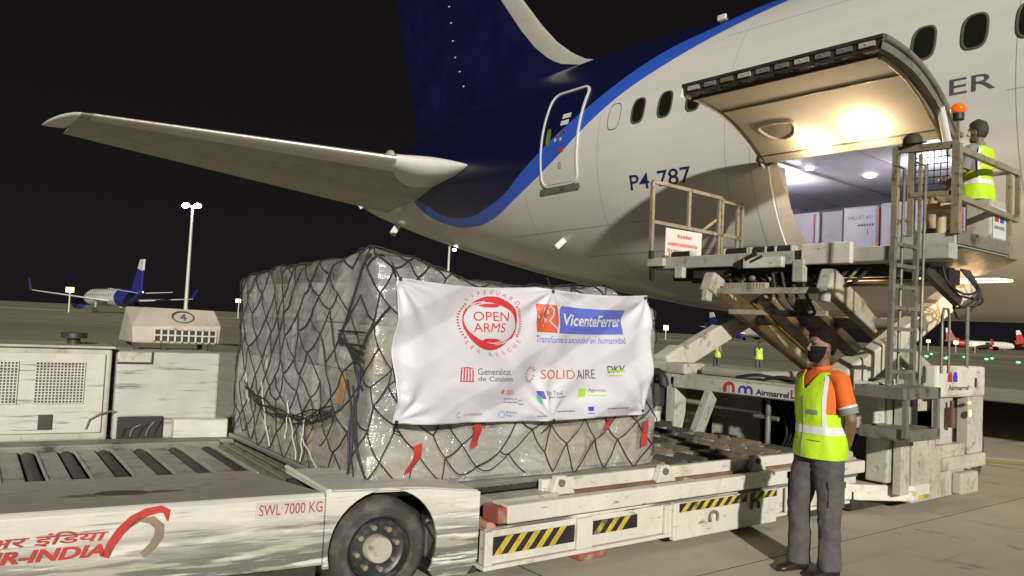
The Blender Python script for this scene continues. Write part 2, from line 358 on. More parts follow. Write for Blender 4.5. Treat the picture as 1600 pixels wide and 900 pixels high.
# horizontal stabilisers: near (left in the photo) and far side
def stab(sgn):
    g = lambda v, u, z: (sgn * v, u, z)
    def ring(t, lim=(0, 1), off=0, tw=1):
        le = Vector((-2.1 - 7.5*t, 6.15 + 5.35*t, 5.45 + .72*t)); te = Vector((-1.6 - 8.05*t, 10.75 + 3.45*t, 4.78 + 1.36*t))
        th = .85 * (1 - t) + .30 * t; xs = [lim[0] + (lim[1]-lim[0]) * x for x in XS]
        pt = lambda x, sd: le.lerp(te, x) + (le - te).normalized()*max(0, off)*(1 if x < .02 else 0) + Vector((0, 0, sd * (th * foil(x) * .55 + (off if x > 0 else off*.4))))
        return [g(*pt(x, 1)) for x in xs[::-1]] + [g(*pt(x, -1)) for x in xs]
    T = [i / 12 for i in range(13)]
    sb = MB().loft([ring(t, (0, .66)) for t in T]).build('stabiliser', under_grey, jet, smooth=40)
    MB().loft([ring(t, (.665, 1), -.01) for t in T[:-1] + [.985]]).build('elevator', jet_grey, sb, smooth=40)
    MB().loft([ring(t, (0, .13), .014) for t in [.17 + .8 * i / 10 for i in range(11)]]).build('leading_edge', le_metal, sb, smooth=40)
    # raked tip
    tip = []
    for q in (0, .25, .5, .7, .85, .95, 1.0):
        k = 1 - math.sqrt(max(0, 1 - q*q)); base = ring(1, (0, .7)); c = (Vector(base[0]) + Vector(base[-1]))/2
        tip.append([Vector(x_).lerp(c, .97*k) + Vector((-sgn*.42*q, .5*q, .05*q)) for x_ in base])
    MB().loft(tip).build('stabiliser_tip', jet_white, sb, smooth=60)
    # white root fairing curving forward on to the fuselage
    rr = []
    p0, p1, p2 = Vector((-3.5, 7.12, 5.585)), Vector((-2.75, 6.45, 5.49)), Vector((-2.46, 5.45, 5.36))
    for i in range(13):
        t = i/12; N = p0*(1-t)**2 + p1*2*t*(1-t) + p2*t*t; ch = .75 + 1.0*math.sin(math.pi*min(1, t*1.0))**.7*(1-t*.6); th = (.155 + .10*math.sin(math.pi*t))*math.sqrt(max(0, 1 - t**3)) + .004
        bk = N + Vector((.22 + .55*t, ch, -.16*ch)); xs = [0, .02, .07, .15, .3, .5, .75, 1]
        pf = lambda x, sd: N.lerp(bk, x) + Vector((0, 0, sd*th*math.sqrt(max(0, 1 - (1-min(1, x*3.2))**2))*(1 - .55*max(0, x-.3))))
        rr.append([g(*pf(x, 1)) for x in xs[::-1]] + [g(*pf(x, -1)) for x in xs[1:]])
    MB().loft(rr).build('root_fairing', jet_white, sb, smooth=60)
    return sb
stab(1); stab(-1)
# cabin windows
def oval(u, z, rw, rh, off, n_=28, ex=3.0):
    pts = []
    for k in range(n_):
        t = 2 * math.pi * k / n_; cx, cy = math.cos(t), math.sin(t)
        pts.append(near(u + rw * math.copysign(abs(cx) ** (2/ex), cx), z + rh * math.copysign(abs(cy) ** (2/ex), cy), off))
    return pts
def ringmesh(o1, o2):
    n_ = len(o1); return MB().add(o1 + o2, [[i, (i+1) % n_, n_ + (i+1) % n_, n_ + i] for i in range(n_)])
uu = 0.0
while uu > -30:
    if not (-4.9 < uu < -1.5 and False):
        fr = MB().loft([oval(uu, 5.6, .16, .25, .002), oval(uu, 5.6, .157, .247, .014), oval(uu, 5.6, .132, .222, .014), oval(uu, 5.6, .128, .218, -.01)], cap=False).build('window', frame_m, jet, smooth=30)
        MB().loft([oval(uu, 5.6, .133, .224, .008), oval(uu, 5.6, .1, .16, .008), oval(uu, 5.6, .05, .08, .008), oval(uu, 5.6, .01, .015, .008)]).build('pane', win_m, fr, smooth=60)
    uu -= .613
ringmesh(oval(.59, 5.6, .145, .25, .004), oval(.59, 5.6, .16, .265, .004)).build('window_plug_outline', frame_m, jet)
# cabin door
def rrect(u0, u1, z0, z1, r, off, n_=6):
    pts = []
    for cx, cz, a0 in ((u1-r, z1-r, 0), (u0+r, z1-r, 90), (u0+r, z0+r, 180), (u1-r, z0+r, 270)):
        for k in range(n_ + 1): t = R(a0 + 90*k/n_); pts.append((cx + r*math.cos(t), cz + r*math.sin(t)))
    out = []
    for i in range(len(pts)):
        (x0, y0), (x1, y1) = pts[i], pts[(i+1) % len(pts)]
        m_ = max(1, int(math.hypot(x1-x0, y1-y0) / .12))
        for j in range(m_): t = j / m_; out.append(near(x0 + (x1-x0)*t, y0 + (y1-y0)*t, off))
    return out
o1, o2, o3, o4 = rrect(1.50, 2.66, 4.47, 6.48, .22, .003), rrect(1.50, 2.66, 4.47, 6.48, .22, .03), rrect(1.54, 2.62, 4.51, 6.44, .19, .03), rrect(1.54, 2.62, 4.51, 6.44, .19, .003)
dr = MB()
k1 = len(o1); 
door = MB().grid(10, 16, lambda x, y: near(1.55 + 1.06*x, 4.52 + 1.91*y, .012)).build('cabin_door', paint, jet, smooth=60); livery(door.data)
mn = min(len(o2), len(o3))
def resamp(lst, n_): return [Vector(lst[int(i * len(lst) / n_) % len(lst)]) for i in range(n_)]
def rrf(u0, u1, z0, z1, r, off, n_=96):
    pts = rrect(u0, u1, z0, z1, r, off); ls = [0]
    for i in range(len(pts)): ls.append(ls[-1] + (pts[(i+1) % len(pts)] - pts[i]).length)
    out = []
    for k in range(n_):
        s = ls[-1] * k / n_; i = max(j for j in range(len(pts)) if ls[j] <= s); t = (s - ls[i]) / max(1e-6, ls[i+1] - ls[i]); out.append(pts[i].lerp(pts[(i+1) % len(pts)], t))
    return out
MB().loft([rrf(1.50, 2.66, 4.46, 6.49, .2, .003), rrf(1.505, 2.655, 4.465, 6.485, .2, .03), rrf(1.545, 2.615, 4.505, 6.445, .17, .03), rrf(1.55, 2.61, 4.51, 6.44, .17, .004)], cap=False).build('door_frame', jet_white, door, smooth=30)
def patch(name, mt, par, u0, u1, z0, z1, off, nx=4, ny=4): return MB().grid(nx, ny, lambda x, y: near(u0 + (u1-u0)*x, z0 + (z1-z0)*y, off)).build(name, mt, par)
sill = MB().grid(6, 1, lambda x, y: near(1.46 + 1.24*x, 4.36 + .1*y, .035)); sill.build('door_sill', grey_steel, door)
gw = mat('green_door_window', (.12, .2, .03), .3, var=.2)
MB().add(oval(2.42, 5.48, .07, .19, .02), [list(range(28))]).build('door_handle', gw, door)
placard = mat('white_placard', (.6, .58, .55), .5, var=.1); 
for (u0, u1, z0, z1, mt) in ((1.83, 2.08, 5.82, 5.92, placard), (1.86, 2.1, 5.68, 5.78, placard), (2.0, 2.22, 5.36, 5.43, placard), (2.05, 2.16, 5.36, 5.43, dred), (1.92, 2.1, 5.12, 5.22, dred), (1.97, 2.07, 4.8, 4.93, jet_grey)):
    patch('placard', mt, door, u0, u1, z0, z1, .018 if mt is placard else .021)
arc = MB().tube([near(2.0 + .14*math.cos(R(t)), 5.44 + .12*math.sin(R(t)), .02) for t in range(10, 171, 20)], .009, 5); arc.build('handle_arrow', dred, door)
# lettering
text_on('P4-787', navy_ink, jet, lambda x, y: near(-.53 - x, 4.30 + y, .006), name='registration_lettering', w=1.36, h=.27, bold=.004)
text_on('ER', grey_ink, jet, lambda x, y: near(-5.52 - x, 4.91 + y, .006), name='name_lettering', w=.52, h=.2)
seam_m = mat('seam_grey', (.27, .265, .25), .5, var=.1)
for u, z0, z1 in ((.95, 2.6, 5.7), (-1.9, 2.3, 7.0), (-6.0, 2.3, 7.3), (3.3, 2.9, 4.35), (-2.35, 2.4, 4.6)):
    MB().grid(1, 30, lambda x, y: near(u + .007*x, z0 + (z1-z0)*y, .002)).build('panel_seam', seam_m, jet)
for z, u0, u1 in ((3.62, -.2, 4.5), (6.72, -12, -1.5), (4.75, -12, -5.9), (3.1, -2.2, 2.0)):
    MB().grid(40, 1, lambda x, y: near(u0 + (u1-u0)*x, z + .007*y, .002)).build('panel_seam', seam_m, jet)
# antennas and drain masts
MB().bar((-2.1, 2.45, 3.5), (-2.3, 2.55, 3.28), .05, .13).build('drain_mast', jet_white, jet, bevel=.02)
MB().bar((-.6, 11.6, 4.62), (-.75, 11.75, 4.25), .05, .2).build('drain_mast', jet_white, jet, bevel=.015)
MB().bar((-1.6, 11.7, 5.3), (-1.8, 12.0, 5.0), .05, .16).build('static_probe', jet_white, jet, bevel=.015)
MB().box(-1.62, -1.56, -.95, -.75, 7.34, 7.5).build('antenna', jet_white, jet, bevel=.03)
MB().ell((-.6, 12.4, 6.85), .12, .28, .22, 14, 10).build('tail_vent', jet_grey, jet, smooth=180)
MB().ell((-.5, 8.7, 3.68), .05, .08, .04, 10, 6).build('belly_light', lamp_cool, jet, smooth=180)
# main gear, in the dark beyond the loader
for sd in (-1, 1):
    g = MB().cyl((sd*4.2, -19, 2.6), (sd*4.4, -19, .7), .16).build('gear_strut', jet_grey, jet, smooth=40)
    for du in (-.75, .75):
        for dv in (-.4, .4): MB().cyl((sd*4.4+dv-.2, -19+du, .65), (sd*4.4+dv+.2, -19+du, .65), .65, 24).build('tyre', tyre_m, g, smooth=40)
MB().cyl((0, -39, 2.4), (0, -39, .5), .12).build('gear_strut', jet_grey, jet, smooth=40)
for dv in (-.3, .3): MB().cyl((dv-.15, -39, .5), (dv+.15, -39, .5), .5, 24).build('tyre', tyre_m, jet, smooth=40)
# hold
hold_m = mat('hold_lining', (.62, .6, .68), .45, var=.06)
cream = mat('door_lining', (.70, .64, .54), .75, var=.07, spec=.15)
hold = MB()
H0, H1 = -9, -.1
hold.add([(-2.05, H0, 2.95), (2.05, H0, 2.95), (2.05, H1, 2.95), (-2.05, H1, 2.95)], [(0, 1, 2, 3)])
hold.build('hold_floor', deck_steel, jet)
MB().add([(-2.7, H0, 4.5), (2.7, H0, 4.5), (2.7, H1, 4.5), (-2.7, H1, 4.5)], [(0, 1, 2, 3)]).build('hold_ceiling', hold_m, jet)
for k in range(9): MB().box(-2.6, 2.6, H0 + k*1.33 - .015, H0 + k*1.33 + .015, 4.47, 4.495).build('ceiling_joint', jet_grey, jet)
MB().add([(2.05, H0, 2.95), (2.75, H0, 4.5), (2.75, H1, 4.5), (2.05, H1, 2.95)], [(0, 1, 2, 3)]).build('hold_wall', hold_m, jet)
for uq in (H0, H1): MB().add([(-2.05, uq, 2.95), (2.05, uq, 2.95), (2.7, uq, 4.5), (-2.7, uq, 4.5)], [(0, 1, 2, 3)]).build('hold_bulkhead', hold_m, jet)
def ff(v): return 1
for vq, uq, rr_ in ((-.2, -3.0, .09), (.6, -4.3, .08), (-1.2, -4.9, .06), (-1.3, -2.5, .06), (-.6, -6.2, .09)):
    MB().cyl((vq, uq, 4.465), (vq, uq, 4.49), rr_, 20).build('ceiling_lamp', lamp_cool, jet)
# opening jamb
def jamb(u, depth):
    return MB().grid(1, 12, lambda x, y: (near(u, DZ0 + (DZ1-DZ0)*y, .0) + Vector((depth * x, 0, 0))))
for u, nm in ((D1, 1), (D0, -1)):
    a = jamb(u, .5); a.build('door_jamb', cream, jet)
MB().grid(10, 1, lambda x, y: near(D0 + (D1-D0)*x, DZ0, 0) + Vector((.5*y, 0, -.012))).build('door_threshold', grey_steel, jet)
MB().grid(10, 1, lambda x, y: near(D0 + (D1-D0)*x, DZ1, 0) + Vector((.45*y, 0, .1*y))).build('door_header', cream, jet)
MB().grid(1, 12, lambda x, y: near(D1 - .03 - .22*(1 - y)*x - .10*x, DZ0 + (DZ1-DZ0)*y, -.02) + Vector((.02*x, 0, 0))).build('jamb_lining', cream, jet)
# raised cargo door, an arc of the skin swung up about its top hinge
HV, HZ = -2.86, 4.33
def dpt(t, off=0):      # t 0 hinge .. 1 free edge, outward bow on the upper side
    v0, z0, v1, z1 = HV, HZ, -4.95, 4.98
    x = v0 + (v1-v0)*t; z = z0 + (z1-z0)*t + .26 * math.sin(math.pi * t) ** .9 * (1 - .25*t)
    d = Vector((v1-v0, 0, z1-z0)).normalized(); nrm = Vector((d.z, 0, -d.x)); nrm = nrm if nrm.z > 0 else -nrm
    return Vector((x, 0, z)) + nrm * off
NSEG = 16
def dsheet(u0, u1, off, t0=0, t1=1, nx=12): return MB().grid(nx, NSEG, lambda x, y: dpt(t0 + (t1-t0)*y, off) + Vector((0, u0 + (u1-u0)*x, 0)))
cd_ = dsheet(D0, D1, .0).build('cargo_door', jet_white, jet, smooth=60)
inn = dsheet(D0 + .12, D1 - .08, -.15, .04, .90).build('inner_lining', cream, cd_, smooth=60)
for u in (D0, D1):
    MB().add([v for t in range(NSEG+1) for v in (dpt(t/NSEG, 0) + Vector((0, u, 0)), dpt(t/NSEG, -.16) + Vector((0, u, 0)))], [(2*i, 2*i+1, 2*i+3, 2*i+2) for i in range(NSEG)]).build('edge_frame', grey_steel if u == D0 else cream, cd_, smooth=60)
MB().grid(12, 1, lambda x, y: dpt(1, -.01 - .12*y) + Vector((.06*y, D0 + (D1-D0)*x, 0))).build('edge_web', dark_steel, cd_)
e1 = MB().tube([dpt(1, -.0) + Vector((0, D0 + (D1-D0)*x/8, 0)) for x in range(9)], .03, 8).build('seal', dark_steel, cd_, smooth=60)
MB().tube([dpt(.91, -.17) + Vector((0, D0 + .1 + (D1-D0-.15)*x/8, 0)) for x in range(9)], .022, 8).build('seal', dark_steel, cd_, smooth=60)
MB().tube([dpt(t/12, -.02) + Vector((0, D0 - .01, 0)) for t in range(13)], .04, 8).build('side_seal', grey_steel, cd_, smooth=60)
MB().tube([dpt(.03 + .85*t/12, -.165) + Vector((0, D0 + .13, 0)) for t in range(13)], .03, 8).build('side_seal', rail_steel, cd_, smooth=60)
rg = random.Random(5)
for k in range(10):
    u = D0 + .18 + k * .26
    q = MB().bar(dpt(.985, -.06) + Vector((0, u - .09, 0)), dpt(.985, -.06) + Vector((0, u + .09, 0)), .05, .06)
    q.cyl(dpt(.94, -.1) + Vector((0, u - .1, 0)), dpt(.94, -.1) + Vector((0, u + .08, 0)), .03, 10); q.tube([dpt(.9, -.14) + Vector((0, u, 0)), dpt(.96, -.09) + Vector((0, u+.03, 0)), dpt(1, -.05) + Vector((0, u, 0))], .016, 6)
    q.build('latch', grey_steel if k % 3 else jet_grey, cd_, smooth=40)
# lining details: panel seam, recess, stiffener
MB().tube([dpt(.60, -.16) + Vector((0, D0 + .14 + (D1-D0-.24)*x/8, 0)) for x in range(9)], .018, 6).build('panel_seam', rail_steel, cd_)
MB().tube([dpt(.1, -.16) + Vector((0, D0 + .1 + (D1-D0-.2)*x/8, 0)) for x in range(9)], .012, 6).build('panel_seam', grey_steel, cd_)
rc = MB()
rcpts = [dpt(.34 - (.13 if t < 10 else .03)*math.sin(t*math.pi/10), -.158) + Vector((0, D1 - .60 + .27*math.cos(t*math.pi/10), 0)) for t in range(20)]
rc.add(rcpts, [list(range(20))]); rc.build('handle_recess', mat('recess_grey', (.3, .28, .25), .7), cd_)
MB().tube(rcpts + rcpts[:1], .028, 8).build('recess_rim', cream, cd_, smooth=60)
for u in (D1 - .02, (D0+D1)/2 - .8, D0 + .05):
    MB().bar(dpt(0, -.02) + Vector((.05, u, -.03)), dpt(.1, -.16) + Vector((0, u, -.02)), .06, .08).cyl(dpt(0,-.05) + Vector((0, u-.12, 0)), dpt(0,-.05) + Vector((0, u+.12, 0)), .035, 10).build('hinge', grey_steel, cd_, smooth=40)
MB().cyl((-3.0, D0 + .02, 4.0), dpt(.22, -.1) + Vector((0, D0 + .02, 0)), .05, 12).build('actuator', jet_white, cd_, smooth=40)
for k, (u, t, e) in enumerate(((D1 - .98, .16, 16), (D0 + .95, .22, 28))):
    pos = dpt(t, -.175) + Vector((0, u, 0))
    MB().ell(pos, .07, .09, .03, 14, 8).build('door_lamp', lamp_warm, cd_, smooth=180)
    pl = bpy.data.lights.new('door_lamp_light', 'POINT'); pl.energy = e; pl.color = (1, .76, .48); pl.shadow_soft_size = .07
    po = bpy.data.objects.new('door_lamp_light', pl); COL.objects.link(po); po.parent = jet; po.location = pos + Vector((-.03, 0, -.16))
for (v, u, e) in ((-.7, -4.2, 80), (.6, -6.4, 60), (-.6, -1.7, 80)):
    pl = bpy.data.lights.new('hold_lamp_light', 'POINT'); pl.energy = e*.42; pl.color = (.93, .92, 1); pl.shadow_soft_size = .18
    po = bpy.data.objects.new('hold_lamp_light', pl); COL.objects.link(po); po.parent = jet; po.location = (v, u, 4.22)

# ================================================================== netted cargo on its pallet
CA0, CA1, CB0, CB1, CZ0 = 2.15, 4.68, 4.22, 6.75, .585
cargo = thing('cargo_pallet', 'tall pallet load wrapped in clear film under a dark rope net', 'cargo pallet', ((CA0+CA1)/2, (CB0+CB1)/2, .5))
alu = mat('pallet_aluminium', (.42, .42, .4), .4, .8, var=.15)
quick('pallet_base', alu, cargo, (CA0-.02, CA1+.02, CB0-.05, CB1+.02, .545, .578), bevel=.006)
ctop = lambda a, b_: 1.97 - .045*(a-CA0) + .03*math.sin(a*4.1+b_) + .06*noise.noise((a*2.3, b_*2.3, 3)) + .03*noise.noise((a*6, b_*6, 1)) - .05*max(0, (b_-5.6)) + .05*math.exp(-((a-2.2)**2+(b_-4.4)**2)/.06)
def rcore(a, b_, z, r=.07):
    """rounded box, then lumps and dents"""
    zt = ctop(min(max(a, CA0), CA1), min(max(b_, CB0), CB1))
    lo = Vector((CA0+r, CB0+r, CZ0)); hi = Vector((CA1-r, CB1-r, zt-r)); q = Vector((a, b_, z))
    c = Vector([min(max(q[i], lo[i]), hi[i]) for i in range(3)]); d = q - c
    if d.length < 1e-6: d = Vector((0, 0, 1))
    nrm = d.normalized()
    k = .03*noise.noise(q*1.6) + .022*noise.noise(q*4.0 + Vector((3,1,7))) + .010*noise.noise(q*11)
    return c + nrm*(r + k), nrm
def csurf(wp, z, off=0):
    """wp runs along the left side (0 = far end) then the front face; z above the top folds on to it"""
    LB = CB1 - CB0; LA = CA1 - CA0
    if wp < LB: a, b_, inn_ = CA0, CB1 - wp, Vector((1, 0, 0))
    elif wp < LB + LA: a, b_, inn_ = CA0 + wp - LB, CB0, Vector((0, 1, 0))
    else: a, b_, inn_ = CA1, CB0 + wp - LB - LA, Vector((-1, 0, 0))
    zt = ctop(a, b_)
    if z > zt: p_ = Vector((a, b_, zt)) + inn_*(z - zt); q, nn = rcore(p_.x, p_.y, ctop(p_.x, p_.y))
    else: q, nn = rcore(a, b_, z)
    return q + nn*off
film = bpy.data.materials.new('stretch_film'); film.use_nodes = True
n = film.node_tree; L = n.links; p = n.nodes['Principled BSDF']; out = n.nodes['Material Output']
p.inputs['Base Color'].default_value = (.66, .65, .61, 1); p.inputs['Roughness'].default_value = .3; p.inputs['Specular IOR Level'].default_value = .9
tcn = n.nodes.new('ShaderNodeTexCoord')
def nzz(sc, st, det=6, dist=0):
    mp = n.nodes.new('ShaderNodeMapping'); mp.inputs['Scale'].default_value = st; t = n.nodes.new('ShaderNodeTexNoise'); t.inputs['Scale'].default_value = sc; t.inputs['Detail'].default_value = det; t.inputs['Distortion'].default_value = dist
    L.new(tcn.outputs['Object'], mp.inputs[0]); L.new(mp.outputs[0], t.inputs[0]); return t.outputs[0]
n1, n2, n3 = nzz(3.0, (1, 1, 1.2), 4, 1.6), nzz(5, (.35, .35, 2.4), 3, .8), nzz(9, (1, 1, .8), 3, 1.8)
ad = n.nodes.new('ShaderNodeMath'); ad.operation = 'ADD'; L.new(n1, ad.inputs[0]); L.new(n2, ad.inputs[1])
ad2 = n.nodes.new('ShaderNodeMath'); ad2.operation = 'MULTIPLY_ADD'; L.new(n3, ad2.inputs[0]); ad2.inputs[1].default_value = .5; L.new(ad.outputs[0], ad2.inputs[2])
def ridged(sc, st, det=3):
    mp = n.nodes.new('ShaderNodeMapping'); mp.inputs['Scale'].default_value = st; mp.inputs['Rotation'].default_value = (.3, .2, .1); t = n.nodes.new('ShaderNodeTexNoise'); t.noise_type = 'RIDGED_MULTIFRACTAL'; t.inputs['Scale'].default_value = sc; t.inputs['Detail'].default_value = det; t.inputs['Distortion'].default_value = .6
    L.new(tcn.outputs['Object'], mp.inputs[0]); L.new(mp.outputs[0], t.inputs[0]); return t.outputs[0]
rd1, rd2 = ridged(2.6, (1, 1, 1.6), 3), ridged(4.5, (.3, .3, 2.2), 2)
adr = n.nodes.new('ShaderNodeMath'); adr.operation = 'ADD'; L.new(rd1, adr.inputs[0]); L.new(rd2, adr.inputs[1])
adq = n.nodes.new('ShaderNodeMath'); adq.operation = 'MULTIPLY_ADD'; L.new(adr.outputs[0], adq.inputs[0]); adq.inputs[1].default_value = .55; L.new(ad2.outputs[0], adq.inputs[2])
crw = n.nodes.new('ShaderNodeValToRGB'); crw.color_ramp.elements[0].position = .25; crw.color_ramp.elements[0].color = (.52, .52, .50, 1); crw.color_ramp.elements[1].position = .95; crw.color_ramp.elements[1].color = (.86, .85, .82, 1)
L.new(adr.outputs[0], crw.inputs[0]); L.new(crw.outputs[0], p.inputs['Base Color'])
bp = n.nodes.new('ShaderNodeBump'); bp.inputs['Strength'].default_value = 1; bp.inputs['Distance'].default_value = .055; L.new(adq.outputs[0], bp.inputs['Height']); L.new(bp.outputs[0], p.inputs['Coat Normal'])
p.inputs['Coat Weight'].default_value = 1.0; p.inputs['Coat Roughness'].default_value = .17; p.inputs['Coat IOR'].default_value = 2.2
bp2 = n.nodes.new('ShaderNodeBump'); bp2.inputs['Strength'].default_value = .3; bp2.inputs['Distance'].default_value = .03; L.new(adq.outputs[0], bp2.inputs['Height']); L.new(bp2.outputs[0], p.inputs['Normal'])
rp = n.nodes.new('ShaderNodeValToRGB'); rp.color_ramp.elements[0].position = .38; rp.color_ramp.elements[0].color = (.30,)*3 + (1,); rp.color_ramp.elements[1].position = .68; rp.color_ramp.elements[1].color = (.74,)*3 + (1,)
L.new(nzz(2.6, (1, 1, 2.2), 7, 1), rp.inputs[0])
tr = n.nodes.new('ShaderNodeBsdfTransparent'); tr.inputs[0].default_value = (.93, .93, .9, 1); mx = n.nodes.new('ShaderNodeMixShader'); L.new(rp.outputs[0], mx.inputs[0]); L.new(tr.outputs[0], mx.inputs[1]); L.new(p.outputs[0], mx.inputs[2]); L.new(mx.outputs[0], out.inputs['Surface'])
fm = MB()
zq = lambda a, b_, t: CZ0 + (ctop(a, b_) - CZ0)*t
fm.grid(60, 40, lambda x, y: rcore(CA0 + (CA1-CA0)*x, CB0, zq(CA0 + (CA1-CA0)*x, CB0, y))[0])
fm.grid(60, 40, lambda x, y: rcore(CA0, CB0 + (CB1-CB0)*x, zq(CA0, CB0 + (CB1-CB0)*x, y))[0])
fm.grid(40, 24, lambda x, y: rcore(CA1, CB0 + (CB1-CB0)*x, zq(CA1, CB0 + (CB1-CB0)*x, y))[0])
fm.grid(40, 24, lambda x, y: rcore(CA0 + (CA1-CA0)*x, CB1, zq(CA0 + (CA1-CA0)*x, CB1, y))[0])
fm.grid(60, 60, lambda x, y: rcore(CA0 + (CA1-CA0)*x, CB0 + (CB1-CB0)*y, ctop(CA0 + (CA1-CA0)*x, CB0 + (CB1-CB0)*y))[0])
fm.build('stretch_film', film, cargo, smooth=60)
cartons = [mat('grey_carton', (.40, .40, .38), .75, var=.12), mat('brown_carton', (.42, .34, .24), .8, var=.15), mat('pale_carton', (.58, .56, .52), .75, var=.1), mat('silver_carton', (.25, .255, .25), .5, .3, var=.15)]
rg = random.Random(11)
def cartonstack(along, n_):
    zl = [CZ0, .92, 1.27, 1.58, 1.86]
    for k in range(n_):
        for j in range(4):
            d = .05 + rg.uniform(0, .05)
            if along == 'a':
                w_ = (CA1 - CA0 - .1)/n_; x0 = CA0 + .05 + k*w_; bx = (x0 + .006, x0 + w_ - .006, CB0 + d, CB0 + .5, zl[j] + .004, zl[j+1] - .004)
            else:
                w_ = (CB1 - CB0 - .62)/n_; x0 = CB0 + .52 + k*w_; bx = (CA0 + d, CA0 + .5, x0 + .006, x0 + w_ - .006, zl[j] + .004, zl[j+1] - .004)
            MB().box(*bx).build('carton', cartons[(1 if j == 0 and rg.random() < .6 else rg.randrange(4))], cargo, bevel=.01)
cartonstack('a', 4); cartonstack('b', 4)
quick('carton', cartons[0], cargo, (CA0+.52, CA1-.06, CB0+.52, CB1-.06, CZ0, 1.78), bevel=.01)
MB().grid(3, 4, lambda x, y: csurf(2.06 + .12*x, 1.06 + .2*y, .004)).build('carton_label', mat('label_amber_glint', (.4, .24, .1), .45, var=.3, vscale=9), cargo)  # orange glint on the label, put into its base colour
# the net
rope = mat('dark_net_rope', (.03, .03, .026), .8, var=.4, bump=.3, bscale=120)
net = MB(); cell, rowh = .25, .145; LT = (CB1-CB0) + (CA1-CA0); rg = random.Random(21)
nd = {}
for j in range(0, 14):
    for i in range(-1, 24):
        ww, hz = (i + .5*(j % 2))*cell, CZ0 + .02 + j*rowh; nd[i, j] = (min(max(.02, ww + rg.uniform(-.05, .05) + .16*noise.noise((ww*1.1, hz*1.3, 5))), LT + .3), hz + rg.uniform(-.045, .045) + .12*noise.noise((ww*1.3, hz*1.2, 9))*min(1, j/2))
def netrope(p0, p1, r=.0075, sag=0):
    pts = []
    for k in range(7):
        t = k/6; pts.append(csurf(p0[0] + (p1[0]-p0[0])*t, p0[1] + (p1[1]-p0[1])*t - sag*math.sin(math.pi*t), .014))
    return net.tube(pts, r, 5)
for (i, j), p0 in nd.items():
    for q in ((i + (j % 2), j + 1), (i - 1 + (j % 2), j + 1)):
        if q in nd and rg.random() > .09: netrope(p0, nd[q], rg.uniform(.004, .0058), .014)
for k in range(5):   # gathered bundle round the middle of the left side and the near corner
    z0 = 1.02 + rg.uniform(-.03, .03)
    pts = [csurf(.35 + 1.75*t/10, z0 - .13*math.sin(math.pi*t/10) + .03*math.sin(t*1.3 + k), .022 + .008*(k % 3)) for t in range(11)]; net.tube(pts, .006, 5)
for k in range(5):
    w0 = 2.2 + rg.uniform(-.3, .25); z0 = 1.2 + rg.uniform(-.25, .4)
    net.tube([csurf(w0 + .05*t, z0 + (.06 + .03*(k % 3))*t*(1 if k % 2 else -1), .02) for t in range(7)], .008, 5)
    net.tube([csurf(2.1 + .06*t, 1.45 + .02*k - .012*t*(k % 4), .024) for t in range(7)], .007, 5)
net.build('net', rope, cargo, smooth=60)
bl = MB(); 
for k in range(2): bl.tube([csurf(2.36 + .02*k + .03*math.sin(t*1.1 + k), 1.32 - .085*t, .026) for t in range(9)], .007, 5)
bl.build('blue_cord', mat('blue_cord', (.022, .028, .07), .7, var=.3), cargo, smooth=60)
cordm = mat('white_cord', (.55, .53, .48), .7, var=.15, bump=.4, bscale=200)
for k, (w0, w1, z0, z1) in enumerate(((.72, 1.0, 1.08, .62), (1.3, 1.5, .98, .60), (1.62, 1.58, .92, .6), (1.32, 1.3, 1.0, .72), (.35, .42, 1.12, .9), (1.55, 1.9, .8, .62))):
    MB().tube([csurf(w0 + (w1-w0)*t/8 + .012*math.sin(t*2+k), z0 + (z1-z0)*t/8, .03) for t in range(9)], .005, 5).build('tie_cord', cordm, cargo, smooth=60)
for k, (w0, z0, sl_, ln) in enumerate(((2.53 + .30, .84, -.25, .17), (2.53 + .74, .95, .04, .15), (2.53 + 1.95, .95, .0, .08), (2.53 + 2.33, .92, .05, .2))):
    MB().grid(2, 6, lambda x, y: csurf(w0 + .06*x + sl_*ln*y*1.2 + .01*math.sin(y*5), z0 - ln*y + .02*x, .03 + .014*math.sin(y*4 + k))).build('red_tag', red_m, cargo, smooth=60)

# ================================================================== banner
BNW = (2.22, 1.875); BNE = (4.42, 1.90); BSW = (2.25, 1.0); BSE = (4.47, .985)
def ban(x, y, off=0):
    """x, y 0..1 from the lower left; returns a point in the loader frame"""
    a = (BSW[0]*(1-x) + BSE[0]*x)*(1-y) + (BNW[0]*(1-x) + BNE[0]*x)*y
    z = (BSW[1]*(1-x) + BSE[1]*x)*(1-y) + (BNW[1]*(1-x) + BNE[1]*x)*y
    z += -.022*math.sin(math.pi*(2*x % 1))*y*y*1.2 - .018*math.sin(math.pi*x)*(1-y)
    tri = lambda t: 1 - abs((t % 1) - .5)*2
    bb = 4.14 - .03*math.sin(5.2*x + 3.2*y) - .03*math.sin(9*x - 6*y + 1.3) - .016*math.sin(15*x + 9*y)*(.4 + abs(y-.5)) - .03*tri(2.6*x + 2.2*y) - .03*tri(3.1*x - 2.4*y + .2) - .026*noise.noise((x*6, y*3.4, .5)) - .008*noise.noise((x*17, y*9, 2.5))
    bb -= .03*math.exp(-((x-.02)**2 + (y-.16)**2)/.004)
    for ex_, ey_, ph_ in ((.01, .99, 0), (.55, .99, 1), (.99, .99, 2), (.01, .02, 3), (.55, .02, .5), (.99, .02, 1.5)):   # folds pulled from the eyelets
        dx_, dy_ = (x - ex_)*2.4, y - ey_; dd_ = math.hypot(dx_, dy_)
        bb -= .02*math.exp(-dd_*2.6)*min(1, dd_*8)*math.sin(9*math.atan2(dy_, dx_) + ph_)
    return Vector((a, bb - off, z))
vinyl = mat('banner_vinyl', (.56, .555, .61), .42, var=.02)
